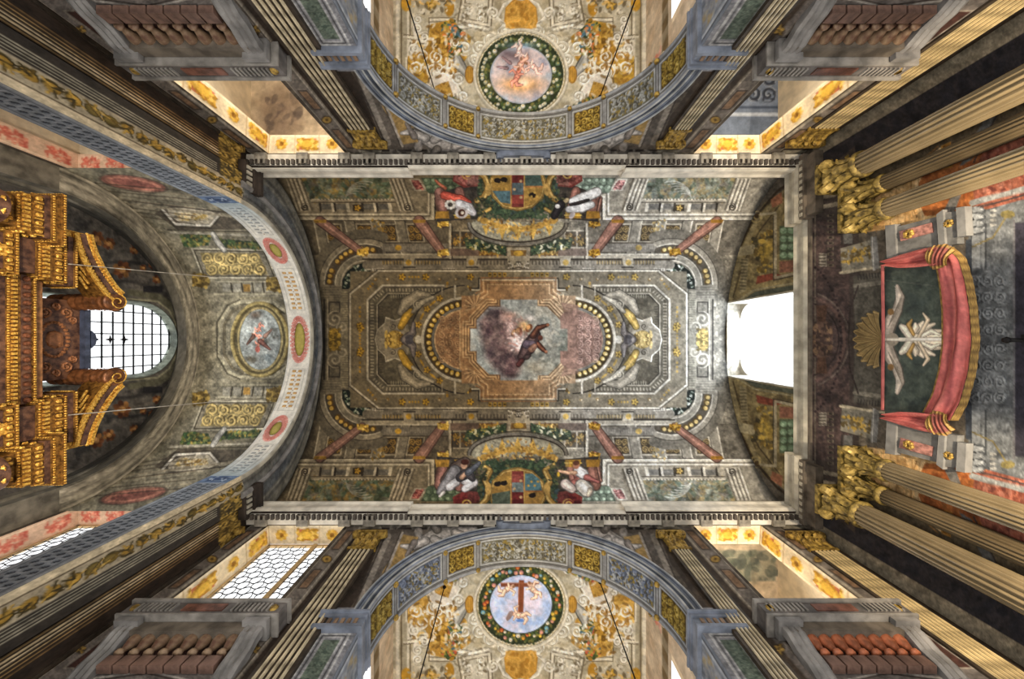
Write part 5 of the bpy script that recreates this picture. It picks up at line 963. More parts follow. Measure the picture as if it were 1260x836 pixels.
    c.poly([(1150, 190), (1300, 120), (1300, 262), (1178, 264), (1134, 266), (1128, 250), (1128, 225), (1138, 202)], (146, 84, 44)); c.texture([(1150, 190), (1300, 120), (1300, 262), (1178, 264), (1134, 266), (1128, 250), (1128, 225), (1138, 202)], [(124, 66, 34), (170, 106, 58), (146, 86, 46)], 12, .8)
    c.line([(1158, 184), (1138, 202), (1128, 225), (1128, 250), (1136, 268)], 5, (222, 190, 142)); c.line([(1154, 180), (1132, 200), (1121, 224), (1121, 250), (1128, 268)], 1.6, (150, 110, 66))
    for k in range(7): c.line([(1075+k*9, 232-k*5), (1078+k*9, 286-k*3)], 1, (166, 122, 74), .7)
    c.poly([(1158, 180), (1170, 174), (1172, 206), (1159, 208)], (176, 128, 62)); c.comb((1164, 178), (1166, 206), 6, 8, (120, 78, 36), .4)
    c.poly([(1225, 130), (1236, 122), (1200, 190), (1190, 200)], (100, 98, 96)); c.poly([(1216, 136), (1232, 124), (1196, 196), (1180, 206)], (106, 104, 100)); c.poly([(1178, 226), (1188, 226), (1174, 262), (1160, 262)], (112, 108, 102)); c.line([(1236, 122), (1198, 200)], 2, (60, 54, 52))
    c.texture([(1215, 170), (1300, 130), (1300, 250), (1200, 258), (1196, 224)], [(112, 58, 50), (150, 92, 78), (92, 48, 44)], 8, .8); c.speck([(1220, 160), (1290, 140), (1290, 240), (1210, 250)], [(166, 110, 92), (84, 44, 40)], 50, 2, 5, .7)
    # pedestals and rails
    c.poly([(1034, 306), (1072, 295), (1074, 330), (1036, 338)], (126, 120, 106)); c.speck([(1036, 308), (1070, 298), (1072, 316), (1038, 326)], [(170, 140, 66), (90, 76, 46)], 44, 1.2, 3); c.line([(1034, 336), (1088, 328)], 3, (180, 168, 142)); c.poly([(1071, 292), (1079, 291), (1082, 330), (1074, 334)], (120, 118, 114)); c.line([(1073, 292), (1075, 332)], 1.5, (176, 172, 164))
    # curved pedimented gray stonework at the far right
    st = [(1196, 262), (1300, 236), (1300, 418), (1180, 418), (1188, 320)]
    c.poly(st, (92, 94, 96)); c.texture(st, [(66, 68, 70), (116, 118, 118), (92, 94, 94)], 16, .8); c.line([(1196, 250), (1300, 222)], 7, (140, 140, 136)); c.line([(1196, 257), (1300, 230)], 2, (54, 52, 52)); 
    c.poly([(1194, 330), (1206, 330), (1206, 275), (1194, 275)], (126, 128, 128)); c.line([(1195, 275), (1195, 330)], 1.6, (50, 52, 54)); c.line([(1210, 275), (1210, 330)], 2.4, (130, 132, 132)); c.line([(1213, 275), (1213, 330)], 1.5, (50, 52, 54))
    for j in range(4): c.ell(1201, 259+j*8.5, 12, 5, (60, 62, 64)); c.ell(1200, 258+j*8.5, 11, 3.6, (146, 148, 148), h=.03)
    c.comb((1222, 256), (1222, 280), 4, 8, (150, 148, 142), .5); c.ell(1240, 264, 9, 5, (110, 100, 62)); c.line([(1240, 264), (1222, 292), (1194, 305)], 2, (110, 98, 62)); c.poly([(1188, 295), (1196, 295), (1196, 410), (1188, 400)], (58, 62, 68))
    c.arabesque([(1192, 336), (1238, 336), (1238, 416), (1196, 416)], 3, 4, (132, 134, 134), (58, 60, 62), 9, 2.2); c.poly([(1248, 275), (1320, 262), (1320, 418), (1248, 418)], (44, 42, 50)); c.line([(1248, 272), (1248, 418)], 2.4, (96, 94, 96))
    c.sym = ONE
    c.hole(lambda X, Y, Z: (np.abs(Y) < 1.31) & (Z > 9.23) & (Z < 12.38)); c.noise(.2, 7, 3); c.noise(.16, 30, 4, 1, .3)
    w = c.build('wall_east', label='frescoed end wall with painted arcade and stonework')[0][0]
    return w
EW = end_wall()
# cornice of the end wall: projecting at the corners, set back at the middle
for s in (1, -1):
    m = MB(); prof = [(0, 0), (.05, .06), (.05, .14), (0, .2), (0, .3), (.05, .38), (.0, .4), (-.4, .4), (-.4, 0)]
    P = [(7.5, 4.7), (7.5, 3.12), (7.74, 3.12), (7.74, 0)]
    pts = [(p[0], s*p[1], 8.95) for p in P]
    fr = [((-1, 0, 0), (0, 0, 1)), ((-1, -s*1.0, 0), (0, 0, 1)), ((-1, -s*1.0, 0), (0, 0, 1)), ((-1, 0, 0), (0, 0, 1))]
    m.sweep(pts, fr, prof); o = m.build('trim_5' if s > 0 else 'trim_6', M_stone); tag(o, 'stepped cornice of the end wall under the bright window', kind='structure')
    q = MB().box((7.52, s*3.14, 8.8), (7.8, s*4.8, 8.94)).box((7.6, s*3.2, 8.55), (7.8, s*4.75, 8.8)).box((7.75, s*3.14, 8.86), (7.8, 0, 8.96)); q.build('cornice_soffit', M_mid, o)
    q = MB()
    for j in range(9): q.box((7.5, s*(3.2+j*.17), 8.84), (7.56, s*(3.29+j*.17), 8.93))
    tag(q.build('dentil_row', M_stone, o), kind='stuff')
# ================================================================ WINDOWS
def reveal(name, A, B, C_, D, pat, parent, nx=60, ny=24, base=(226, 206, 170)):
    """A-B along the wall face, D-C at the glass"""
    A, B, C_, D = [np.array(p, float) for p in (A, B, C_, D)]; L = np.linalg.norm(B-A); H = np.linalg.norm(D-A)
    c = Canvas(lambda U, V: tuple((A*(1-0)+0)[i]*(1-U)*(1-V)+B[i]*U*(1-V)+C_[i]*U*V+D[i]*(1-U)*V for i in range(3)), np.linspace(0, 1, nx), np.linspace(0, 1, ny), base, chart=lambda U, V: (U*L*60, V*H*60)); c.sym = ONE
    w, h = L*60, H*60; c.mould([(2, 2), (w-2, 2), (w-2, h-2), (2, h-2)], [(0, 2, (240, 226, 196))], True)
    if pat:
        n = max(3, int(w/42))
        for i in range(n):
            x0 = w*(i+.12)/n; x1 = w*(i+.88)/n; m = (x0+x1)/2
            if i % 2: q = [(x0, h*.2), (x1, h*.2), (x1, h*.8), (x0, h*.8)]; c.poly(q, (196, 118, 80)); c.speck(q, [(214, 168, 60), (176, 128, 40), (236, 196, 96)], 46, 1.6, 4.2, seed=i, h=.02); c.ell(m, h/2, w/n*.2, h*.2, (222, 176, 66), h=.02)
            else:
                for k in range(8): c.ell(m+h*.22*cos(k*.785), h/2+h*.2*sin(k*.785), 4, 3, (200, 152, 56) if k % 2 else (226, 184, 84), k, h=.02)
                c.ell(m, h/2, h*.12, h*.12, (150, 104, 36))
            c.line([(w*(i+1)/n, 0), (w*(i+1)/n, h)], 1.4, (190, 160, 116))
    c.noise(.08, 9); return c.build(name, parent)[0][0]
M_frame = mat('window_frame_wood', (206, 176, 128), .6, scale=8, amt=.15)
M_lead = mat('lead_came', (40, 42, 46), .5, .3, bump=0)
def glass_mat(name, tint):
    m = bpy.data.materials.new(name); m.use_nodes = True; t = m.node_tree; n = t.nodes; b = n['Principled BSDF']; n.remove(b)
    tr = n.new('ShaderNodeBsdfTransparent'); tr.inputs[0].default_value = (*tint, 1); gl = n.new('ShaderNodeBsdfGlossy'); gl.inputs['Roughness'].default_value = .12; mx = n.new('ShaderNodeMixShader')
    no = n.new('ShaderNodeTexNoise'); no.inputs['Scale'].default_value = 5; mr = n.new('ShaderNodeMapRange'); mr.inputs['To Min'].default_value = .03; mr.inputs['To Max'].default_value = .14
    t.links.new(no.outputs['Fac'], mr.inputs['Value']); t.links.new(mr.outputs['Result'], mx.inputs['Fac']); t.links.new(tr.outputs[0], mx.inputs[1]); t.links.new(gl.outputs[0], mx.inputs[2]); t.links.new(mx.outputs[0], n['Material Output'].inputs['Surface']); return m
M_glass = glass_mat('old_clear_glass', (.93, .96, 1))
WN = [0]
def win_root(label):
    WN[0] += 1; o = bpy.data.objects.new('window_%d' % WN[0], None); link(o); tag(o, label, kind='structure'); return o
def bottle_window(r, X0, X1, Y, Z0, Z1, bars=(1, 1), cell=.17, plane='Y'):
    """leaded pane of curved quarries in the plane Y=const (X0..X1, Z0..Z1)"""
    s = 1 if Y > 0 else -1; f = MB(); w = .07
    fr = [((X0, Y, Z0), (X1, Y+s*.06, Z0+w)), ((X0, Y, Z1-w), (X1, Y+s*.06, Z1)), ((X0, Y, Z0), (X0+w, Y+s*.06, Z1)), ((X1-w, Y, Z0), (X1, Y+s*.06, Z1))]
    for a, b in fr: f.box(a, b)
    f.build('window_frame', M_frame, r)
    mx = X0+(X1-X0)*.62; MB().box((mx-.05, Y-s*.01, Z0), (mx+.05, Y+s*.05, Z1)).build('mullion', M_frame, r)
    mz = Z0+(Z1-Z0)*.38; MB().box((X0, Y-s*.005, mz-.04), (X1, Y+s*.05, mz+.04)).build('transom', M_frame, r)
    for a, b in ((X0+w, mx-.05), (mx+.05, X1-w)):
        for c0, c1 in ((Z0+w, mz-.04), (mz+.04, Z1-w)):
            p = MB().quad((a, Y+s*.03, c0), (b, Y+s*.03, c0), (b, Y+s*.03, c1), (a, Y+s*.03, c1)).build('pane', M_glass, r)
            m = MB(); nx = max(2, round((b-a)/cell)); dx = (b-a)/nx
            for i in range(nx+1):
                sg = 1 if i % 2 else -1
                m.sweep([(a+i*dx+sg*.035*sin(2*pi*(z-c0)/(cell*2)) if 0 < i < nx else a+i*dx, Y+s*.02, z) for z in np.linspace(c0, c1, max(6, int((c1-c0)/cell*5)))], [((1, 0, 0), (0, 1, 0))]*max(6, int((c1-c0)/cell*5)), [(-.008, -.006), (.008, -.006), (.008, .006), (-.008, .006)])
            nz = max(2, round((c1-c0)/cell)); dz = (c1-c0)/nz
            for j in range(1, nz):
                sg = 1 if j % 2 else -1
                n_ = max(6, int((b-a)/cell*5)); m.sweep([(x, Y+s*.02, c0+j*dz+sg*.03*sin(2*pi*(x-a)/(cell*2))) for x in np.linspace(a, b, n_)], [((0, 0, 1), (0, 1, 0))]*n_, [(-.008, -.006), (.008, -.006), (.008, .006), (-.008, .006)])
            tag(m.build('lead_lattice', M_lead, p), kind='stuff')
def side_window(sd, k, glazed):
    X0, X1 = WIN[k]; Z0, Z1 = WZ; Y0, Y1 = YW, YW+.5
    lab = {(1, 'w'): 'leaded window with pale wooden cross frame and gilt painted reveals', (1, 'e'): 'opening with gilt painted reveals before a landscape fresco', (-1, 'w'): 'opening with gilt painted reveals before a bare plaster vault', (-1, 'e'): 'opening with gilt reveals before blue-grey scrollwork'}[(sd, k)]
    r = win_root(lab); y0, y1 = sd*Y0, sd*Y1; inn = .03
    pts = lambda X, Y, Z: (X, Y, Z)
    reveal('window_reveal', pts(X0, y0, Z1), pts(X1, y0, Z1), pts(X1-inn, y1, Z1), pts(X0+inn, y1, Z1), True, r)
    reveal('window_reveal', pts(X0, y0, Z0), pts(X0, y0, Z1), pts(X0+inn, y1, Z1), pts(X0+inn, y1, Z0), True, r, nx=90)
    reveal('window_reveal', pts(X1, y0, Z0), pts(X1, y0, Z1), pts(X1-inn, y1, Z1), pts(X1-inn, y1, Z0), True, r, nx=90)
    reveal('window_sill', pts(X0, y0, Z0), pts(X1, y0, Z0), pts(X1-inn, y1, Z0), pts(X0+inn, y1, Z0), False, r)
    if glazed: bottle_window(r, X0+.02, X1-.02, sd*(Y1+.0), Z0, Z1-.01)
    else:
        # the room behind, seen through the opening
        yb = sd*8.2; a, b = X0-.8, X1+.8; zt = 9.6
        c = Canvas(lambda U, V: (U, U*0+yb, V), np.linspace(a, b, 120), np.linspace(5.2, zt, 120), (206, 190, 164), chart=lambda U, V: ((U-a)*30, V*30)); c.sym = ONE; c.texture([(-5, 150), (115, 150), (115, 292), (-5, 292)], [(190, 172, 144), (220, 206, 180)], 20, .8)
        top = Canvas(lambda U, V: (U, sd*V, U*0+zt), np.linspace(a, b, 100), np.linspace(Y1, 8.2, 90), (206, 190, 164), chart=lambda U, V: ((U-a)*30, V*30)); top.sym = ONE; top.texture([(-5, 150), (115, 150), (115, 250), (-5, 250)], [(150, 128, 100), (206, 184, 152), (184, 160, 128)], 26, .9)
        if (sd, k) == (1, 'e'):
            for cc in (top,): cc.texture([(20, 178), (100, 178), (100, 204), (20, 204)], [(110, 116, 100), (150, 146, 124), (92, 96, 86)], 7, .9); cc.speck([(20, 180), (100, 180), (100, 204), (20, 204)], [(120, 124, 104), (84, 88, 78), (160, 150, 124)], 70, 2, 6, .6)
        if (sd, k) == (-1, 'e'):
            top.poly([(-5, 165), (115, 165), (115, 250), (-5, 250)], (112, 122, 138)); top.arabesque([(10, 200), (100, 200), (100, 226), (10, 226)], 7, 2, (52, 56, 66), (170, 176, 184), 3, 2.4); top.line([(-5, 190), (115, 190)], 3, (190, 196, 204)); top.line([(-5, 196), (115, 196)], 2, (66, 74, 90)); top.ell(62, 212, 7, 7, (176, 140, 80)); top.ell(54, 214, 5, 5, (56, 84, 150))
        if (sd, k) == (-1, 'w'): top.ell(24, 190, 20, 26, (120, 100, 84), gauss=True); top.speck([(14, 176), (40, 176), (40, 206), (14, 206)], [(96, 82, 72), (150, 128, 104)], 40, 2, 5, .6)
        top.noise(.08, 9); c.noise(.08, 9); rm = c.build('room_wall', r)[0][0]; top.build('room_ceiling', r)
        for x in (a, b): MB().quad((x, sd*Y1, 5.2), (x, yb, 5.2), (x, yb, zt), (x, sd*Y1, zt)).build('room_wall', M_cream, r)
for sd, k in ((1, 'w'), (1, 'e'), (-1, 'w'), (-1, 'e')): side_window(sd, k, (sd, k) == (1, 'w'))
# chancel windows
for s in (1, -1):
    r = win_root('tall chancel window with pink painted reveals, ' + ('lit lattice glass' if s > 0 else 'bare plaster beyond')); X0, X1, Z0, Z1 = -12.05, -9.3, 6.2, 9.48; y0, y1 = s*CW, s*(CW+.5)
    for q in (((X0, y0, Z1), (X1, y0, Z1), (X1, y1, Z1), (X0, y1, Z1)), ((X0, y0, Z0), (X0, y0, Z1), (X0, y1, Z1), (X0, y1, Z0)), ((X1, y0, Z0), (X1, y0, Z1), (X1, y1, Z1), (X1, y1, Z0)), ((X0, y0, Z0), (X1, y0, Z0), (X1, y1, Z0), (X0, y1, Z0))):
        A = [np.array(p, float) for p in q]; L = np.linalg.norm(A[1]-A[0])
        c = Canvas(lambda U, V: tuple(A[0][i]*(1-U)*(1-V)+A[1][i]*U*(1-V)+A[2][i]*U*V+A[3][i]*(1-U)*V for i in range(3)), np.linspace(0, 1, 80), np.linspace(0, 1, 20), (216, 182, 154), chart=lambda U, V: (U*L*60, V*30)); c.sym = ONE
        n = 4
        for i in range(n): x = L*60*(i+.5)/n; c.speck([(x-14, 6), (x+14, 6), (x+14, 25), (x-14, 25)], [(206, 118, 96), (222, 150, 124), (196, 96, 80)], 60, 1.2, 3)
        c.line([(0, 3), (L*60, 3)], 2, (232, 206, 176)); c.noise(.08, 9); c.build('window_reveal', r)
    if s > 0: bottle_window(r, X0, X1, y1, Z0, Z1)
    else:
        MB().quad((X0-.5, s*7, 5), (X1+.5, s*7, 5), (X1+.5, s*7, 9.9), (X0-.5, s*7, 9.9)).build('room_wall', M_cream, r); [MB().quad((xx, y1, 5), (xx, s*7, 5), (xx, s*7, 9.9), (xx, y1, 9.9)).build('room_wall', M_cream, r) for xx in (X0-.5, X1+.5)]; MB().quad((X0-.5, y1, 9.9), (X1+.5, y1, 9.9), (X1+.5, s*7, 9.9), (X0-.5, s*7, 9.9)).build('room_ceiling', M_cream, r)
# apse window: arched, square iron grid
r = win_root('arched apse window with iron grid behind the altarpiece'); Xw = -12.9
m = MB(); R_ = 1.28; zc = 11.67
arc = [(R_*sin(a), zc+R_*cos(a)) for a in np.linspace(-pi/2, pi/2, 40)]; pth = [(-R_, 9.0)]+arc+[(R_, 9.0)]
fr = [((0, -1, 0), (1, 0, 0))]+[((0, sin(a), cos(a)), (1, 0, 0)) for a in np.linspace(-pi/2, pi/2, 40)]+[((0, 1, 0), (1, 0, 0))]
m.sweep([(Xw, y, z) for y, z in pth], fr, [(-.1, -.03), (.02, -.03), (.02, .2), (-.02, .22), (-.1, .05)]).build('window_frame', mat('pale_window_surround', (150, 160, 150), .6), r)
n = len(pth); me = MB().add([(Xw, y, z) for y, z in pth], [tuple(range(n))]); me.build('pane', M_glass, r)
for y in np.linspace(-R_, R_, 8)[1:-1]: zt = zc+sqrt(R_*R_-y*y); MB().box((Xw+.02, y-.016, 9.0), (Xw+.05, y+.016, zt)).build('window_bar', M_lead, r)
for z in np.arange(9.2, 12.9, .3): hw = R_ if z < zc else sqrt(max(R_*R_-(z-zc)**2, .01)); MB().box((Xw+.02, -hw, z-.016), (Xw+.05, hw, z+.016)).build('window_bar', M_lead, r)
for z in (10.9, 11.3):
    q = MB()
    for k in range(4): a = k*pi/2; q.add([(Xw+.07, .05*cos(a+.78), z+.05*sin(a+.78)), (Xw+.07, .16*cos(a), z+.16*sin(a)), (Xw+.07, .05*cos(a-.78), z+.05*sin(a-.78)), (Xw+.1, 0, z)], [(0, 1, 3), (1, 2, 3), (0, 3, 2)])
    q.build('iron_star', M_iron, r)
# end window: bright rectangle with blurred light curtain
r = win_root('large bright rectangular window high in the end wall'); X1w = 8.25
for q, nm in ((((7.8, -1.31, 9.23), (7.8, 1.31, 9.23), (X1w, 1.2, 9.15), (X1w, -1.2, 9.15)), 'window_sill'), (((7.8, -1.31, 9.23), (7.8, -1.31, 12.38), (X1w, -1.25, 12.3), (X1w, -1.25, 9.15)), 'window_reveal'), (((7.8, 1.31, 9.23), (7.8, 1.31, 12.38), (X1w, 1.25, 12.3), (X1w, 1.25, 9.15)), 'window_reveal'), (((7.8, -1.31, 12.38), (7.8, 1.31, 12.38), (X1w, 1.25, 12.3), (X1w, -1.25, 12.3)), 'window_reveal')): MB().quad(*q).build(nm, mat('window_reveal_plaster', (196, 190, 176), .7), r)
MB().quad((X1w, -1.25, 9.15), (X1w, 1.25, 9.15), (X1w, 1.25, 12.3), (X1w, -1.25, 12.3)).build('pane', M_glass, r)
m = MB()
for a, b in (((7.78, -1.38, 9.17), (7.84, 1.38, 9.235)), ((7.78, -1.36, 9.2), (7.84, -1.31, 12.3)), ((7.78, 1.31, 9.2), (7.84, 1.36, 12.3))): m.box(a, b)
m.build('window_frame', M_stone, r)
for s in (1, -1):   # rounded spandrels cutting the upper corners
    pts = [(8.22, s*1.26, 12.32), (8.22, s*.7, 12.32)]+[(8.22, s*(.7+.56*sin(a)), 11.72+.56*cos(a)) for a in np.linspace(.1, pi/2, 8)]
    MB().add(pts, [tuple(range(len(pts)))]).build('corner_spandrel', M_stone, r)
# ================================================================ LEDGES, BALUSTRADES
def pedestal_set(sd, k):
    X0, X1 = (-6.62, -3.95) if k == 'w' else (4.3, 6.78); nm = {(1, 'w'): 'under the leaded window', (1, 'e'): 'under the landscape opening', (-1, 'w'): 'under the plain vaulted opening', (-1, 'e'): 'under the blue-grey scrollwork opening'}[(sd, k)]
    t = thing('window_ledge', 'grey moulded stone ledge with small brackets ' + nm, 'ledge')
    Y = lambda y: sd*y
    m = MB(); m.box((X0, Y(4.62), 5.74), (X1, Y(5.0), 6.0)); m.build('fascia', mat('fascia_grey', (104, 98, 94), .65, scale=4, amt=.3), t)
    m = MB().box((X0-.05, Y(4.58), 5.99), (X1+.05, Y(4.99), 6.04)).box((X0-.03, Y(4.60), 5.71), (X1+.03, Y(4.99), 5.74)); m.build('ledge_moulding', mat('ledge_grey', (140, 134, 126), .6, scale=4, amt=.25), t)
    m = MB().box((X0+.3, Y(4.72), 5.52), (X1-.3, Y(5.0), 5.7)); m.build('underside', M_mid, t)
    mid = (X0+X1)/2; MB().box((mid-.35, Y(4.6), 5.8), (mid+.35, Y(4.63), 5.94)).build('red_panel', M_redbrown, t)
    for x in (X0+.14, X1-.14): MB().lathe([(0, .03), (.05, .03), (.07, 0), (0, 0)], 12, ax=(0, -sd, 0), at=(x, Y(4.62), 5.87)).build('boss', M_oldgold, t)
    q = MB()
    for s in (-1, 1):
        for j in range(9): q.box((mid+s*(.5+j*.075), Y(4.59), 5.79), (mid+s*(.5+j*.075+.035), Y(4.63), 5.95))
    tag(q.build('carved_flutes', mat('ledge_grey', (140, 134, 126), .6, scale=4, amt=.25), t), kind='stuff')
    for x in (X0+.28, X1-.28):
        c = MB(); path = [(x, Y(4.74), 5.68), (x, Y(4.76), 5.5), (x, Y(4.86), 5.3), (x, Y(4.9), 5.1), (x, Y(4.97), 4.95)]; c.sweep(path, [((1, 0, 0), (0, sd, 0))]*5, [(-.15, -.03), (-.1, -.06), (-.05, -.03), (0, -.06), (.05, -.03), (.1, -.06), (.15, -.03), (.15, .1), (-.15, .1)]); c.build('scroll_bracket', M_greystone, t)
        MB().box((x-.2, Y(4.62), 5.6), (x+.2, Y(4.95), 5.69)).build('bracket_cap', M_greystone, t)
    recenter_group(t)
    b = thing('balustrade', 'dark red feigned balustrade of eight pot-bellied balusters ' + nm, 'balustrade')
    a0, a1 = X0+.42, X1-.42; MB().box((a0-.1, Y(4.9), 5.9), (a1+.1, Y(5.0), 5.96)).build('top_rail', M_redbrown, b)
    prof = [(0, .0), (.07, 0), (.07, .04), (.04, .06), (.05, .1), (.092, .2), (.098, .26), (.075, .34), (.04, .42), (.028, .5), (.03, .56), (.05, .6), (.06, .64), (0, .64)]
    f = None
    for j in range(8):
        x = a0+.12+(a1-a0-.24)*j/7
        if f is None: f = MB().lathe(prof, 14).build('baluster', mat('baluster_paint', (142, 118, 92), .5, scale=9, amt=.35, c2=(92, 64, 50)) if sd*(1 if k == 'e' else 2) != 1 else mat('baluster_paint_orange', (168, 98, 66), .5, scale=9, amt=.3), b, True)
        else: f = dup(f, b)
        f.location = (x, Y(4.86), 5.26)
    f = None
    for j in range(7):
        x = a0+.03+(a1-a0-.06)*j/7; w = (a1-a0-.06)/7-.03
        if f is None: f = MB().box((0, -.06, 0), (w, .06, .17)).build('plinth_block', mat('plinth_paint', (112, 86, 74), .6, scale=6, amt=.3), b)
        else: f = dup(f, b)
        f.location = (x, Y(4.9), 5.06)
    recenter_group(b)
def recenter_group(t):
    """Empty at the thing's base"""
    ms = [c for c in t.children_recursive if c.type == 'MESH']; P = []
    for c in ms:
        a = np.empty(len(c.data.vertices)*3, np.float32); c.data.vertices.foreach_get('co', a); a = a.reshape(-1, 3); off = Vector((0, 0, 0)); q = c
        while q is not None and q != t: off += q.location; q = q.parent
        P.append(a+np.array(off))
    P = np.concatenate(P); lo, hi = P.min(0), P.max(0); b = Vector(((lo[0]+hi[0])/2, (lo[1]+hi[1])/2, lo[2]))
    for c in t.children: c.location = c.location-b
    t.location = b
for sd in (1, -1):
    for k in ('w', 'e'): pedestal_set(sd, k)
# ================================================================ PILASTERS AND COLUMNS
def leaf_mb(m, c, n, w, h, out, tip=.35):
    """curled leaf: c base point, n outward direction, w half width, h height"""
    n = np.array(n, float); t = np.cross((0, 0, 1), n); c = np.array(c, float); vs = []
    for i, (hh, ww, oo) in enumerate(((0, .6, 0), (.45, 1, .1), (.8, .9, .35), (1, .55, .8), (.88, .25, 1.05))):
        for s in (-1, 0, 1): vs.append(c+t*ww*w*s+n*(oo*out+(0 if s else .03))+np.array((0, 0, hh*h)))
    m.add(vs, [(i*3+j, i*3+j+1, i*3+j+4, i*3+j+3) for i in range(4) for j in range(2)])
def volute_mb(m, c, ax, r, d=.06):
    m.lathe([(0, -d), (r, -d), (r*1.08, 0), (r, d), (0, d)], 14, ax=ax, at=c); m.lathe([(0, d*1.5), (r*.35, d*1.4), (r*.4, d)], 10, ax=ax, at=c)
def pilaster(X0, X1, sd, zt, label, fil, litm=None):
    t = thing('fluted_pilaster', label, 'pilaster', 'fluted pilasters of the nave'); m = MB(); Y = lambda y: sd*y
    m.box((X0, Y(4.93), ZB), (X1, Y(5.0), zt)); m.build('shaft', M_flute, t)
    for j in range(fil):
        x = X0+.05+(X1-X0-.1)*(j+.5)/fil; w = (X1-X0)/fil*.2
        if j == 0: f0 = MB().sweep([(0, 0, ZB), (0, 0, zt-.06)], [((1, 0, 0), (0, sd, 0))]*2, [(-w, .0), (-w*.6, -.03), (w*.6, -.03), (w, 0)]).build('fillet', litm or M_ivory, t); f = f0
        else: f = dup(f0, t)
        f.location = (x, Y(4.93), 0)
    m = MB(); cx = (X0+X1)/2; hw = (X1-X0)/2
    m.box((X0-.03, Y(4.9), zt-.03), (X1+.03, Y(5), zt+.03)); 
    for row, (n_, z, h, o) in enumerate(((4, zt+.03, .24, .09), (3, zt+.2, .26, .12))):
        for j in range(n_): leaf_mb(m, (cx-hw+2*hw*(j+.5)/n_, Y(4.92), z), (0, -sd, 0), hw/n_*.95, h, o)
    for s in (-1, 1): volute_mb(m, (cx+s*(hw+.02), Y(4.86), zt+.46), (0, -sd, 0), .1)
    m.box((X0+.02, Y(4.9), zt+.03), (X1-.02, Y(5), zt+.5)); m.box((X0-.1, Y(4.82), zt+.54), (X1+.1, Y(5), zt+.6)); m.build('capital', M_oldgold, t)
    recenter_group(t)
SN = {1: 'south', -1: 'north'}
M_lit = mat('lit_ivory_fillet', (214, 188, 136), .4, scale=5, amt=.25)  # lit copy of the ivory, warm light put into the colour
for sd in (1, -1):
    o = {1: 'leaded window', -1: 'plain vaulted opening'}[sd]; e = {1: 'landscape opening', -1: 'blue-grey scrollwork opening'}[sd]
    pilaster(-3.85, -3.25, sd, 8.05, 'dark fluted pilaster between the %s and the %s arch' % (o, 'cross chapel' if sd > 0 else 'angel chapel'), 5)
    pilaster(3.74, 4.2, sd, 8.05, 'fluted pilaster between the %s arch and the %s' % ('cross chapel' if sd > 0 else 'angel chapel', e), 5)
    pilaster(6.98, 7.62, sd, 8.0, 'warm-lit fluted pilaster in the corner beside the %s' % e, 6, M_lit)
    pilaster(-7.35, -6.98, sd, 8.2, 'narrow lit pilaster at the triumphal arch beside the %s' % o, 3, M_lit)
M_col = mat('column_stone', (128, 112, 84), .24, scale=1.2, amt=.2, bump=0, spec=.6)
M_col2 = mat('column_stone_brown', (96, 82, 60), .3, scale=1.2, amt=.2, bump=0)
coat(M_col); coat(M_col2, .4)
M_cap = mat('olive_gilding', (158, 134, 70), .55, .15, scale=9, amt=.3, bump=.3, c2=(70, 58, 30))
def column(x, y, r, zt, label, m_, cap=True):
    t = thing('fluted_column', label, 'column', 'fluted columns of the end wall')
    fl = []
    for _ in range(16): fl += [1.03, 1.0, .84, .78, .84, 1.0]
    MB().lathe([(r*.98, ZB), (r, 5), (r*.93, zt)], 96, at=(x, y, 0), flute=fl).build('shaft', m_, t, True)
    MB().lathe([(r*.9, zt-.08), (r*1.1, zt-.06), (r*1.16, zt-.01), (r*1.08, zt+.03), (r*.9, zt+.05)], 28, at=(x, y, 0)).build('astragal', M_cap, t, True)
    m = MB(); m.lathe([(r*.9, zt+.02), (r*.92, zt+.3), (r*1.15, zt+.62), (0, zt+.62)], 20, at=(x, y, 0))
    for row, (n_, z, h, o) in enumerate(((8, zt+.04, .28, .12), (8, zt+.22, .32, .16))):
        for j in range(n_): a = 2*pi*(j+.5*row)/n_; leaf_mb(m, (x+r*.92*cos(a), y+r*.92*sin(a), z), (cos(a), sin(a), 0), r*.36, h, o)
    m.build('capital', M_cap, t)
    for j in range(4):
        a = pi/4+j*pi/2; v = MB(); volute_mb(v, (x+r*1.38*cos(a), y+r*1.38*sin(a), zt+.55), (-sin(a), cos(a), 0), .13); v.build('volute', mat('light_gilding', (176, 150, 84), .45, .25, scale=12, amt=.25), t)
    ab = MB(); ab.box((x-r*1.35, y-r*1.35, zt+.66), (x+r*1.35, y+r*1.35, zt+.74)); ab.build('abacus', M_cap, t)
    recenter_group(t)
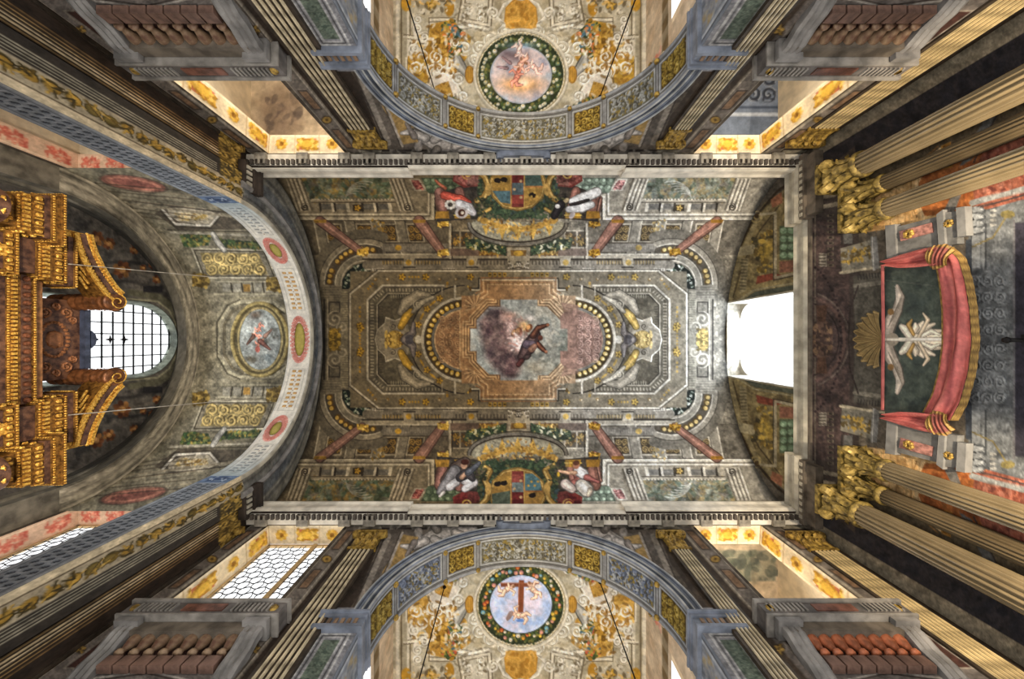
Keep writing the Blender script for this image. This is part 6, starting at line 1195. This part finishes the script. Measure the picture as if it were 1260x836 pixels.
for sd in (1, -1):
    w = 'side of the cross chapel' if sd > 0 else 'side of the angel chapel'
    column(7.47, sd*3.74, .25, 7.3, 'bright streaked fluted column nearest the corner, ' + w, M_col)
    column(7.66, sd*3.22, .17, 7.05, 'dark fluted column half hidden behind the bright one, ' + w, M_col2)
    column(7.6, sd*2.66, .2, 6.95, 'brown fluted column beside the draped emblem, ' + w, M_col)
    # pedestal blocks with painted panels between column and drapery
    t = thing('pedestal', 'grey-white pedestal with pink and gilt panel beside the drapery, ' + w, 'pedestal')
    P = lambda px, py, X: atX(px, 418+sd*(418-py), X)
    def slab(name, q, X, m_, th=.12):
        f = [P(px, py, X) for px, py in q]; b = [p+np.array((th, 0, 0)) for p in f]; n = len(f)
        return MB().add(list(f)+list(b), [tuple(range(n)), tuple(range(2*n-1, n-1, -1))]+[(i, (i+1) % n, n+(i+1) % n, n+i) for i in range(n)]).build(name, m_, t)
    M_ped = mat('pedestal_paint', (116, 114, 110), .6, scale=6, amt=.2); M_ped2 = mat('pedestal_moulding', (126, 124, 120), .6, scale=6, amt=.12)
    slab('die', [(1100, 280), (1152, 267), (1154, 302), (1102, 315)], 7.66, M_ped); slab('inner_panel', [(1106, 285), (1146, 274), (1148, 286), (1108, 297)], 7.64, mat('pink_panel', (176, 124, 112), .6, scale=14, amt=.3))
    slab('pilaster_strip', [(1089, 278), (1101, 276), (1103, 318), (1091, 318)], 7.62, M_ped2); slab('pilaster_strip', [(1152, 264), (1160, 258), (1163, 304), (1155, 306)], 7.6, M_ped2); slab('side_die', [(1160, 262), (1176, 260), (1178, 300), (1163, 303)], 7.64, M_ped); slab('pilaster_strip', [(1176, 256), (1187, 254), (1189, 290), (1178, 292)], 7.6, M_ped2)
    for px, py, rr in ((1118, 288, .09), (1167, 275, .07)):
        p = P(px, py, 7.62); m = MB()
        for k in range(7): m.ball(p+np.array((0, .6*rr*cos(k), .6*rr*sin(k))), rr*.45, 6)
        m.build('gilt_boss', M_oldgold, t)
    recenter_group(t)
# ================================================================ GILDED ALTARPIECE IN THE CHANCEL
def rows(t, name, Y0, Y1, Xf, Zt, spec, depth=.9):
    """stack of carved courses, top one first: (height, projection, kind)"""
    z = Zt; s = 1 if Y0+Y1 > 0 else -1
    for h, p, kind in spec:
        a, b = Y0-p, Y1+p; x = Xf+p; m = MB().box((x-depth, a, z-h), (x, b, z)); o = m.build('moulding' if kind != 'wood' else 'wooden_band', M_wood if kind in ('wood', 'ball') else M_darkgold, t)
        if kind in ('bead', 'egg', 'dentil', 'ball', 'scroll'):
            q = MB(); step = {'bead': .055, 'egg': .16, 'dentil': .085, 'ball': .17, 'scroll': .3}[kind]; n = max(2, int((b-a)/step)); st = (b-a)/n
            for j in range(n):
                y = a+st*(j+.5); zc = z-h/2
                if kind == 'bead': q.ball((x+.01, y, zc), .024, 6)
                if kind == 'egg': q.ball((x+.01, y, zc), .06, 6, (.8, .9, h*7)); q.box((x, y+st*.42, z-h+.01), (x+.03, y+st*.55, z-.01))
                if kind == 'dentil': q.box((x, y-st*.28, z-h+.01), (x+.05, y+st*.28, z-.01))
                if kind == 'ball': q.ball((x+.02, y, zc), .062, 8)
                if kind == 'scroll':
                    for k in range(5): a_ = k*1.26; q.ball((x+.02, y+.09*cos(a_), zc+.07*sin(a_)), .045, 6, (.8, 1, 1))
                    q.lathe([(.0, .04), (.035, .02), (.045, 0)], 8, ax=(1, 0, 0), at=(x, y, zc))
            # little pieces on the side faces of the block
            for yy, sg in ((a, -1), (b, 1)):
                n2 = max(2, int(depth*.6/step))
                for j in range(n2): xx = x-.03-st*(j+.5); q.ball((xx, yy, z-h/2), min(.05, h*.4), 6)
            tag(q.build({'bead': 'bead_row', 'egg': 'egg_and_dart', 'dentil': 'dentil_row', 'ball': 'rosette_row', 'scroll': 'scroll_ornament'}[kind], M_gold if kind != 'ball' else mat('red_bronze', (126, 78, 54), .35, .4, scale=12), o), kind='stuff')
        z -= h
M_darkgold = mat('dark_gilding', (158, 112, 50), .4, .35, scale=16, amt=.3, bump=.3, c2=(84, 54, 24))
def altar():
    t = thing('altarpiece', 'gilded and brown carved altarpiece with broken scroll pediment before the apse window', 'altarpiece')
    for s in (1, -1):
        y = lambda a, b: (min(s*a, s*b), max(s*a, s*b))
        rows(t, 'o', *y(2.35, 2.98), -10.25, 7.66, [(.07, .26, 'bead'), (.07, .22, 'plain'), (.05, .19, 'bead'), (.09, .15, 'wood'), (.15, .12, 'egg'), (.04, .1, 'plain'), (.11, .08, 'dentil'), (.05, .04, 'bead'), (.28, 0, 'scroll')], 1.2)
        rows(t, 'i', *y(1.42, 2.22), -10.45, 8.06, [(.06, .2, 'bead'), (.09, .17, 'wood'), (.05, .13, 'bead'), (.14, .10, 'egg'), (.06, .08, 'plain'), (.11, .05, 'dentil'), (.05, .03, 'bead'), (.3, -.03, 'wood'), (.07, .06, 'bead'), (.12, .03, 'egg')], 1.0)
        # swan-neck arm of the pediment
        pts = [(101, 288), (104, 300), (109, 314), (117, 330), (127, 346), (137, 359), (145, 366)]; X = -10.28
        W_ = [np.array((X, -s*(418-py)*abs(X)/(630-px)*-1, abs(X)*F/(630-px))) for px, py in pts]
        path = []; fr = []
        for i, p in enumerate(W_):
            d = W_[min(i+1, len(W_)-1)]-W_[max(i-1, 0)]; d /= np.linalg.norm(d); n = np.cross(d, (1, 0, 0)); path.append(p); fr.append((n, (1, 0, 0)))
        for off, w, pr, mm, nm in ((0, .19, .0, M_gold, 'pediment_arm'), (.15, .035, .05, M_gold, 'pediment_moulding'), (-.15, .035, .05, M_gold, 'pediment_moulding'), (.0, .05, .03, M_wood, 'wooden_band')):
            mm = M_darkgold if off == 0 and w > .1 else mm; MB().sweep(path, fr, [(off-w, -.55), (off+w, -.55), (off+w, pr), (off-w, pr)]).build(nm, mm, t)
        q = MB()
        for i in range(26):
            u = i/25*(len(path)-1); a = int(min(u, len(path)-2)); k = u-a; p = path[a]*(1-k)+path[a+1]*k; n = fr[a][0]
            for o in (.09, -.09): q.ball(p+n*o+np.array((.01, 0, 0)), .04, 6, (.7, 1, 1))
        tag(q.build('leaf_carving', M_gold, t), kind='stuff')
        # volute drum running back towards the wall
        c = np.array((-10.24, s*.97, 8.83)); m = MB(); prof = [(0, .02), (.06, .02), (.09, -.02), (.13, .0), (.2, .0), (.25, -.04), (.25, -.1)]
        x = -.1
        for k in range(8): prof += [(.19, x-.03), (.23, x-.08), (.24, x-.13), (.19, x-.18)]; x -= .19
        m.lathe([(r*(1-.1*abs(h)), h) for r, h in prof]+[(0, x)], 24, ax=(1, 0, 0), at=c); m.build('volute', mat('bronze_brown', (118, 74, 44), .3, .35, scale=8, amt=.35), t, True)
        sp = MB(); sp.tube([c+np.array((.05, (.03+.02*k*.5)*cos(k*.5), (.03+.02*k*.5)*sin(k*.5))) for k in range(19)], .014, 6); sp.build('volute_spiral', M_gold, t)
        q = MB().box((-10.3, s*2.4, 7.7), (-10.9, s*2.55, 8.25)).box((-10.3, s*2.2, 8.1), (-10.9, s*2.5, 8.2)); q.build('pediment_end', M_gold, t)
        q = MB()
        for i in range(5): p = np.array((-10.35, s*(1.35+.0), 8.2)); q.tube([(-10.35, s*(1.5+.14*i), 8.15), (-10.4, s*(1.25+.12*i), 8.35+.03*i)], .03, 6)
        q.build('pediment_ribs', M_gold, t)
        # column below the outer block
        MB().lathe([(.24, ZB), (.24, 6.2), (.27, 6.25), (.22, 6.3), (.25, 6.5), (.36, 6.74), (.36, 6.78)], 20, at=(-10.3, s*2.66, 0)).build('column_shaft', M_wood, t, True)
        cp = MB()
        for row in range(2):
            for j in range(8): a = 2*pi*(j+.5*row)/8; leaf_mb(cp, (-10.3+.25*cos(a), s*2.66+.25*sin(a), 6.28+row*.18), (cos(a), sin(a), 0), .1, .26, .12)
        cp.build('column_capital', M_gold, t)
        MB().box((-10.45, s*1.46, 6.0), (-11.2, s*2.2, 7.2)).build('side_panel', M_wood, t)
        fl = MB()
        for k in range(5): a = -pi/2+k*pi/4; fl.ball((-10.43, s*1.84+.1*sin(a), 6.9+.12*cos(a)), .06, 6, (.5, 1, 1.6))
        fl.build('gilt_leaf_cluster', M_gold, t)
    rows(t, 'c', -1.36, 1.36, -10.72, 7.62, [(.05, .1, 'bead'), (.16, .06, 'ball'), (.05, .05, 'plain'), (.09, .03, 'dentil'), (.05, .02, 'bead'), (.12, 0, 'wood'), (.05, .02, 'bead'), (.2, 0, 'dentil'), (.4, 0, 'wood')], .7)
    MB().box((-11.45, -1.42, 7.4), (-10.7, 1.42, 7.78)).build('wooden_band', mat('pale_brown_wood', (150, 104, 66), .4, .1, scale=9), t)
    # attic panel with carved relief
    MB().box((-11.5, -1.0, 7.7), (-11.25, 1.0, 8.92)).build('attic_panel', M_wood, t)
    MB().box((-11.4, -.96, 8.88), (-11.1, .96, 8.98)).box((-11.4, -.86, 8.98), (-11.2, .86, 9.06)).build('attic_cornice', mat('slate_blue_moulding', (60, 66, 84), .5), t)
    q = MB()
    for k in range(26): a = 2*pi*k/26; q.ball((-11.24, .42*cos(a), 8.38+.26*sin(a)), .045, 6)
    for s in (1, -1):
        for (yy, zz, r) in ((.68, 8.6, .12), (.66, 8.2, .13), (.5, 8.72, .09), (.82, 8.4, .09)):
            q.tube([(-11.23, s*yy+r*(1-k/14)*cos(k*.8), zz+r*(1-k/14)*sin(k*.8)) for k in range(13)], .026, 6)
    q.ball((-11.26, 0, 8.4), .2, 8, (.4, 1.2, .9)); q.ball((-11.24, .12, 8.46), .09, 8, (.6, 1, 1)); q.ball((-11.24, -.12, 8.34), .09, 8, (.6, 1, 1))
    q.build('relief_carving', mat('relief_wood', (146, 96, 62), .35, .15, scale=9), t)
    MB().lathe([(0, 9.3), (.03, 9.26), (.03, 9.2), (.09, 9.14), (.06, 9.1), (.16, 9.06), (.26, 9.04), (.0, 9.0)], 12, at=(-11.25, 0, 0)).build('finial', mat('slate_blue_moulding', (60, 66, 84), .5), t)
    MB().box((-11.6, -2.5, ZB), (-11.3, 2.5, 7.75)).build('back_board', M_wood, t)
    recenter_group(t)
altar()
# wires between the altar and the chancel vault
for s, tx in ((1, 'lower'), (-1, 'upper')):
    A = atX(84, 418+s*93, -10.2); B = np.array((-9.6, s*2.2, 9.2+4.15*sqrt(1-(2.2/4.65)**2)-.02)); o = MB().tube([A, B], .012, 5).build('wire', mat('pale_wire', (176, 166, 150), .5), None)
    tag(o, 'thin pale wire from altarpiece to vault on the ' + ('leaded window' if s > 0 else 'bare plaster window') + ' side', 'wire'); recenter(o)
# ================================================================ END WALL: DRAPED EMBLEM AND SHELL
def curve(pts, n):
    pts = np.array(pts, float); d = np.r_[0, np.cumsum(np.hypot(*np.diff(pts, axis=0).T))]; u = np.linspace(0, d[-1], n); return np.stack([np.interp(u, d, pts[:, 0]), np.interp(u, d, pts[:, 1])], 1)
def smooth(a, k=3):
    for _ in range(k): b = a.copy(); b[1:-1] = (a[:-2]+2*a[1:-1]+a[2:])/4; a = b
    return a
def px_grid(Ain, Bout, X, nv=26, folds=None):
    def fn(U, V):
        i = U.astype(int); a = Ain[i]; b = Bout[i]; px = a[..., 0]*(1-V)+b[..., 0]*V; py = a[..., 1]*(1-V)+b[..., 1]*V; f = folds(U, V) if folds else 0
        Xw = X-f; return Xw, (py-418)*X/(px-630), X*F/(px-630)+0*Xw
    return fn
def emblem():
    t = thing('draped_emblem', 'winged heraldic emblem on dark green ground under rose-red drapery with gold fringe', 'emblem')
    # field
    q = Canvas(lambda U, V: (U*0+7.66, V*XR/XR*(7.66/(U-630)), 7.66*F/(U-630)), np.linspace(1089, 1168, 110), np.linspace(-104, 102, 180), (66, 72, 66), chart=lambda U, V: (U, V+418)); q.sym = ONE
    q.texture([(1085, 312), (1170, 312), (1170, 522), (1085, 522)], [(50, 58, 56), (84, 92, 82), (62, 70, 66)], 16, .9); q.line([(1090, 345), (1150, 352)], 1, (120, 120, 108), .5)
    for s, (yy) in ((1, 1), (-1, -1)):
        Y = lambda v: 418+s*v
        q.limb([(1092, Y(8)), (1096, Y(22)), (1104, Y(36)), (1108, Y(52)), (1104, Y(66))], [7, 8, 6, 5, 2], (168, 156, 142)); 
        for k in range(6): q.line([(1092+k*1.2, Y(16+k*3)), (1104+k, Y(34+k*4)), (1103-k*.3, Y(50+k*3))], 1, (214, 204, 190), .8); q.line([(1093+k*1.2, Y(16+k*3)), (1105+k, Y(35+k*4))], .9, (100, 90, 78), .7)
        for a, L in ((.25, 40), (.6, 34), (1.0, 26), (1.35, 20), (.05, 48)): q.limb([(1120, Y(3)), (1120+L*.6*cos(a*.7), Y(3+L*.6*sin(a))), (1122+L*cos(a), Y(2+L*sin(a)*.9))], [3.4, 4, 1.4], (196, 182, 162))
        q.limb([(1120, Y(2)), (1114, Y(12)), (1109, Y(16))], [4, 5, 3], (206, 194, 176)); q.limb([(1124, Y(6)), (1118, Y(18)), (1122, Y(24))], [2, 2.6, 1], (160, 128, 76)); q.ell(1096, Y(34), 4, 4, (128, 98, 62))
        q.limb([(1130, Y(2)), (1146, Y(10)), (1156, Y(6))], [2, 3, 1], (206, 194, 176)); q.limb([(1130, Y(2)), (1142, Y(24)), (1136, Y(32))], [2, 2.4, 1], (186, 170, 146))
    q.limb([(1090, 418), (1158, 418)], [2, 2.4], (220, 208, 190)); q.ell(1098, 418, 8, 8, (150, 140, 124)); q.line([(1092, 418), (1120, 418)], 3, (230, 222, 206)); q.noise(.12, 7); q.build('field', t)
    cloth = paint_mat('cloth_paint', .6, .3)
    inn = smooth(curve([(1150, 316), (1157, 330), (1161, 352), (1164, 385), (1164, 425), (1160, 455), (1152, 485), (1140, 508)], 90)); out = smooth(curve([(1166, 304), (1182, 318), (1190, 345), (1196, 380), (1199, 420), (1194, 460), (1184, 496), (1172, 518)], 90)); fr = out+np.array((7.5, 0))
    def cv(nm, A, B, base, X, paint, folds=None, nv=30):
        k = Canvas(px_grid(A, B, X, folds=folds), np.arange(len(A)), np.linspace(0, 1, nv), base, chart=lambda U, V: (U*2.2, V*34)); k.sym = ONE; paint(k); k.noise(.1, 8); return k.build(nm, t, cloth)
    def red(k):
        k.texture([(0, 0), (200, 0), (200, 34), (0, 34)], [(150, 72, 68), (206, 116, 108), (176, 90, 84)], 16, .8, sx=2.4, sy=.5)
        for y in (8, 20): k.line([(0, y), (60, y+3), (120, y-2), (200, y+2)], 2.2, (112, 44, 46), .7, soft=3)
        k.line([(0, 14), (90, 12), (200, 15)], 3, (214, 130, 120), .8, soft=4)
    def gold(k):
        k.texture([(0, 0), (200, 0), (200, 34), (0, 34)], [(112, 84, 38), (176, 142, 76), (140, 108, 54)], 3, 1)
        k.comb((0, 17), (200, 17), 70, 34, (86, 62, 28), .35, .7)
    f = lambda U, V: .05+.05*np.sin(V*9+U*.05)*np.sin(V*pi)
    cv('drapery', inn, out, (170, 84, 80), 7.6, red, f); cv('fringe', out, fr, (140, 108, 54), 7.6, gold, lambda U, V: .04*(1-V)+.004*np.sin(U*1.3)); cv('inner_fringe', inn-np.array((3.5, 0)), inn, (140, 108, 54), 7.61, gold, lambda U, V: .03+0*U)
    for s in (1, -1):
        Y = lambda y: y if s < 0 else 836-y+1
        a = smooth(curve([(1088, Y(321)), (1110, Y(314)), (1135, Y(307)), (1160, Y(302))], 60)); b = smooth(curve([(1090, Y(327)), (1112, Y(330)), (1135, Y(329)), (1160, Y(326))], 60))
        cv('swag', a, b, (176, 90, 84), 7.56, red, lambda U, V: .05+.05*np.sin(V*8))
        a = smooth(curve([(1143, Y(306)), (1150, Y(302)), (1166, Y(300)), (1176, Y(310))], 40)); b = smooth(curve([(1142, Y(324)), (1148, Y(332)), (1158, Y(330)), (1166, Y(326))], 40)); cv('knot', a, b, (120, 70, 50), 7.5, lambda k: (gold(k), k.texture([(30, 4), (70, 4), (70, 30), (30, 30)], [(96, 44, 40), (136, 66, 58)], 6, .9)), lambda U, V: .06*np.sin(V*pi)+.02*np.sin(U))
    k = curve([(1084, 326), (1085, 400), (1084, 505)], 60); cv('side_fold', k, k+np.array((4, 0)), (130, 62, 58), 7.62, red, lambda U, V: .03*np.sin(V*pi))
    recenter_group(t)
    # scallop shell
    t2 = thing('scallop_shell', 'olive-brown scallop shell with radiating ribs beside the emblem', 'shell')
    def sh(U, V):
        r = 31*V; a = U; rib = 1+.04*np.cos(a*22); px = 1087-r*np.cos(a)*.95*rib; py = 418+r*np.sin(a)*1.12*rib; X = 7.72-.12*np.sin(V*pi*.6)-.03*np.cos(a*22)*V
        return X, (py-418)*7.72/(px-630), 7.72*F/(px-630)
    k = Canvas(sh, np.linspace(-pi/2, pi/2, 180), np.linspace(.04, 1, 34), (120, 100, 64), chart=lambda U, V: (U*100, V*60)); k.sym = ONE
    for j in range(23): x = -157+j*100*2*pi/22; k.line([(x, 8), (x, 58)], 4, (150, 128, 86), .9); k.line([(x+14, 8), (x+14, 60)], 2.4, (58, 46, 32), .9)
    k.line([(-157, 57), (157, 57)], 2, (156, 132, 88)); k.noise(.15, 8); k.build('ribbed_fan', t2); recenter_group(t2)
emblem()
# iron bracket at the doorway lintel
p = atX(1246, 417, 7.3); m = MB().box((p[0], p[1]-.06, p[2]-.2), (p[0]+.5, p[1]+.0, p[2]-.08)); m.tube([(p[0]+.4, p[1], p[2]-.1), (p[0]+.1, p[1]+.02, p[2]-.02), (p[0], p[1]+.02, p[2]+.06)], .03, 8); m.ball((p[0], p[1]+.02, p[2]+.06), .05, 8)
o = m.build('iron_hook', M_iron); tag(o, 'small black iron hook beside the dark doorway of the end wall', 'hook'); recenter(o)
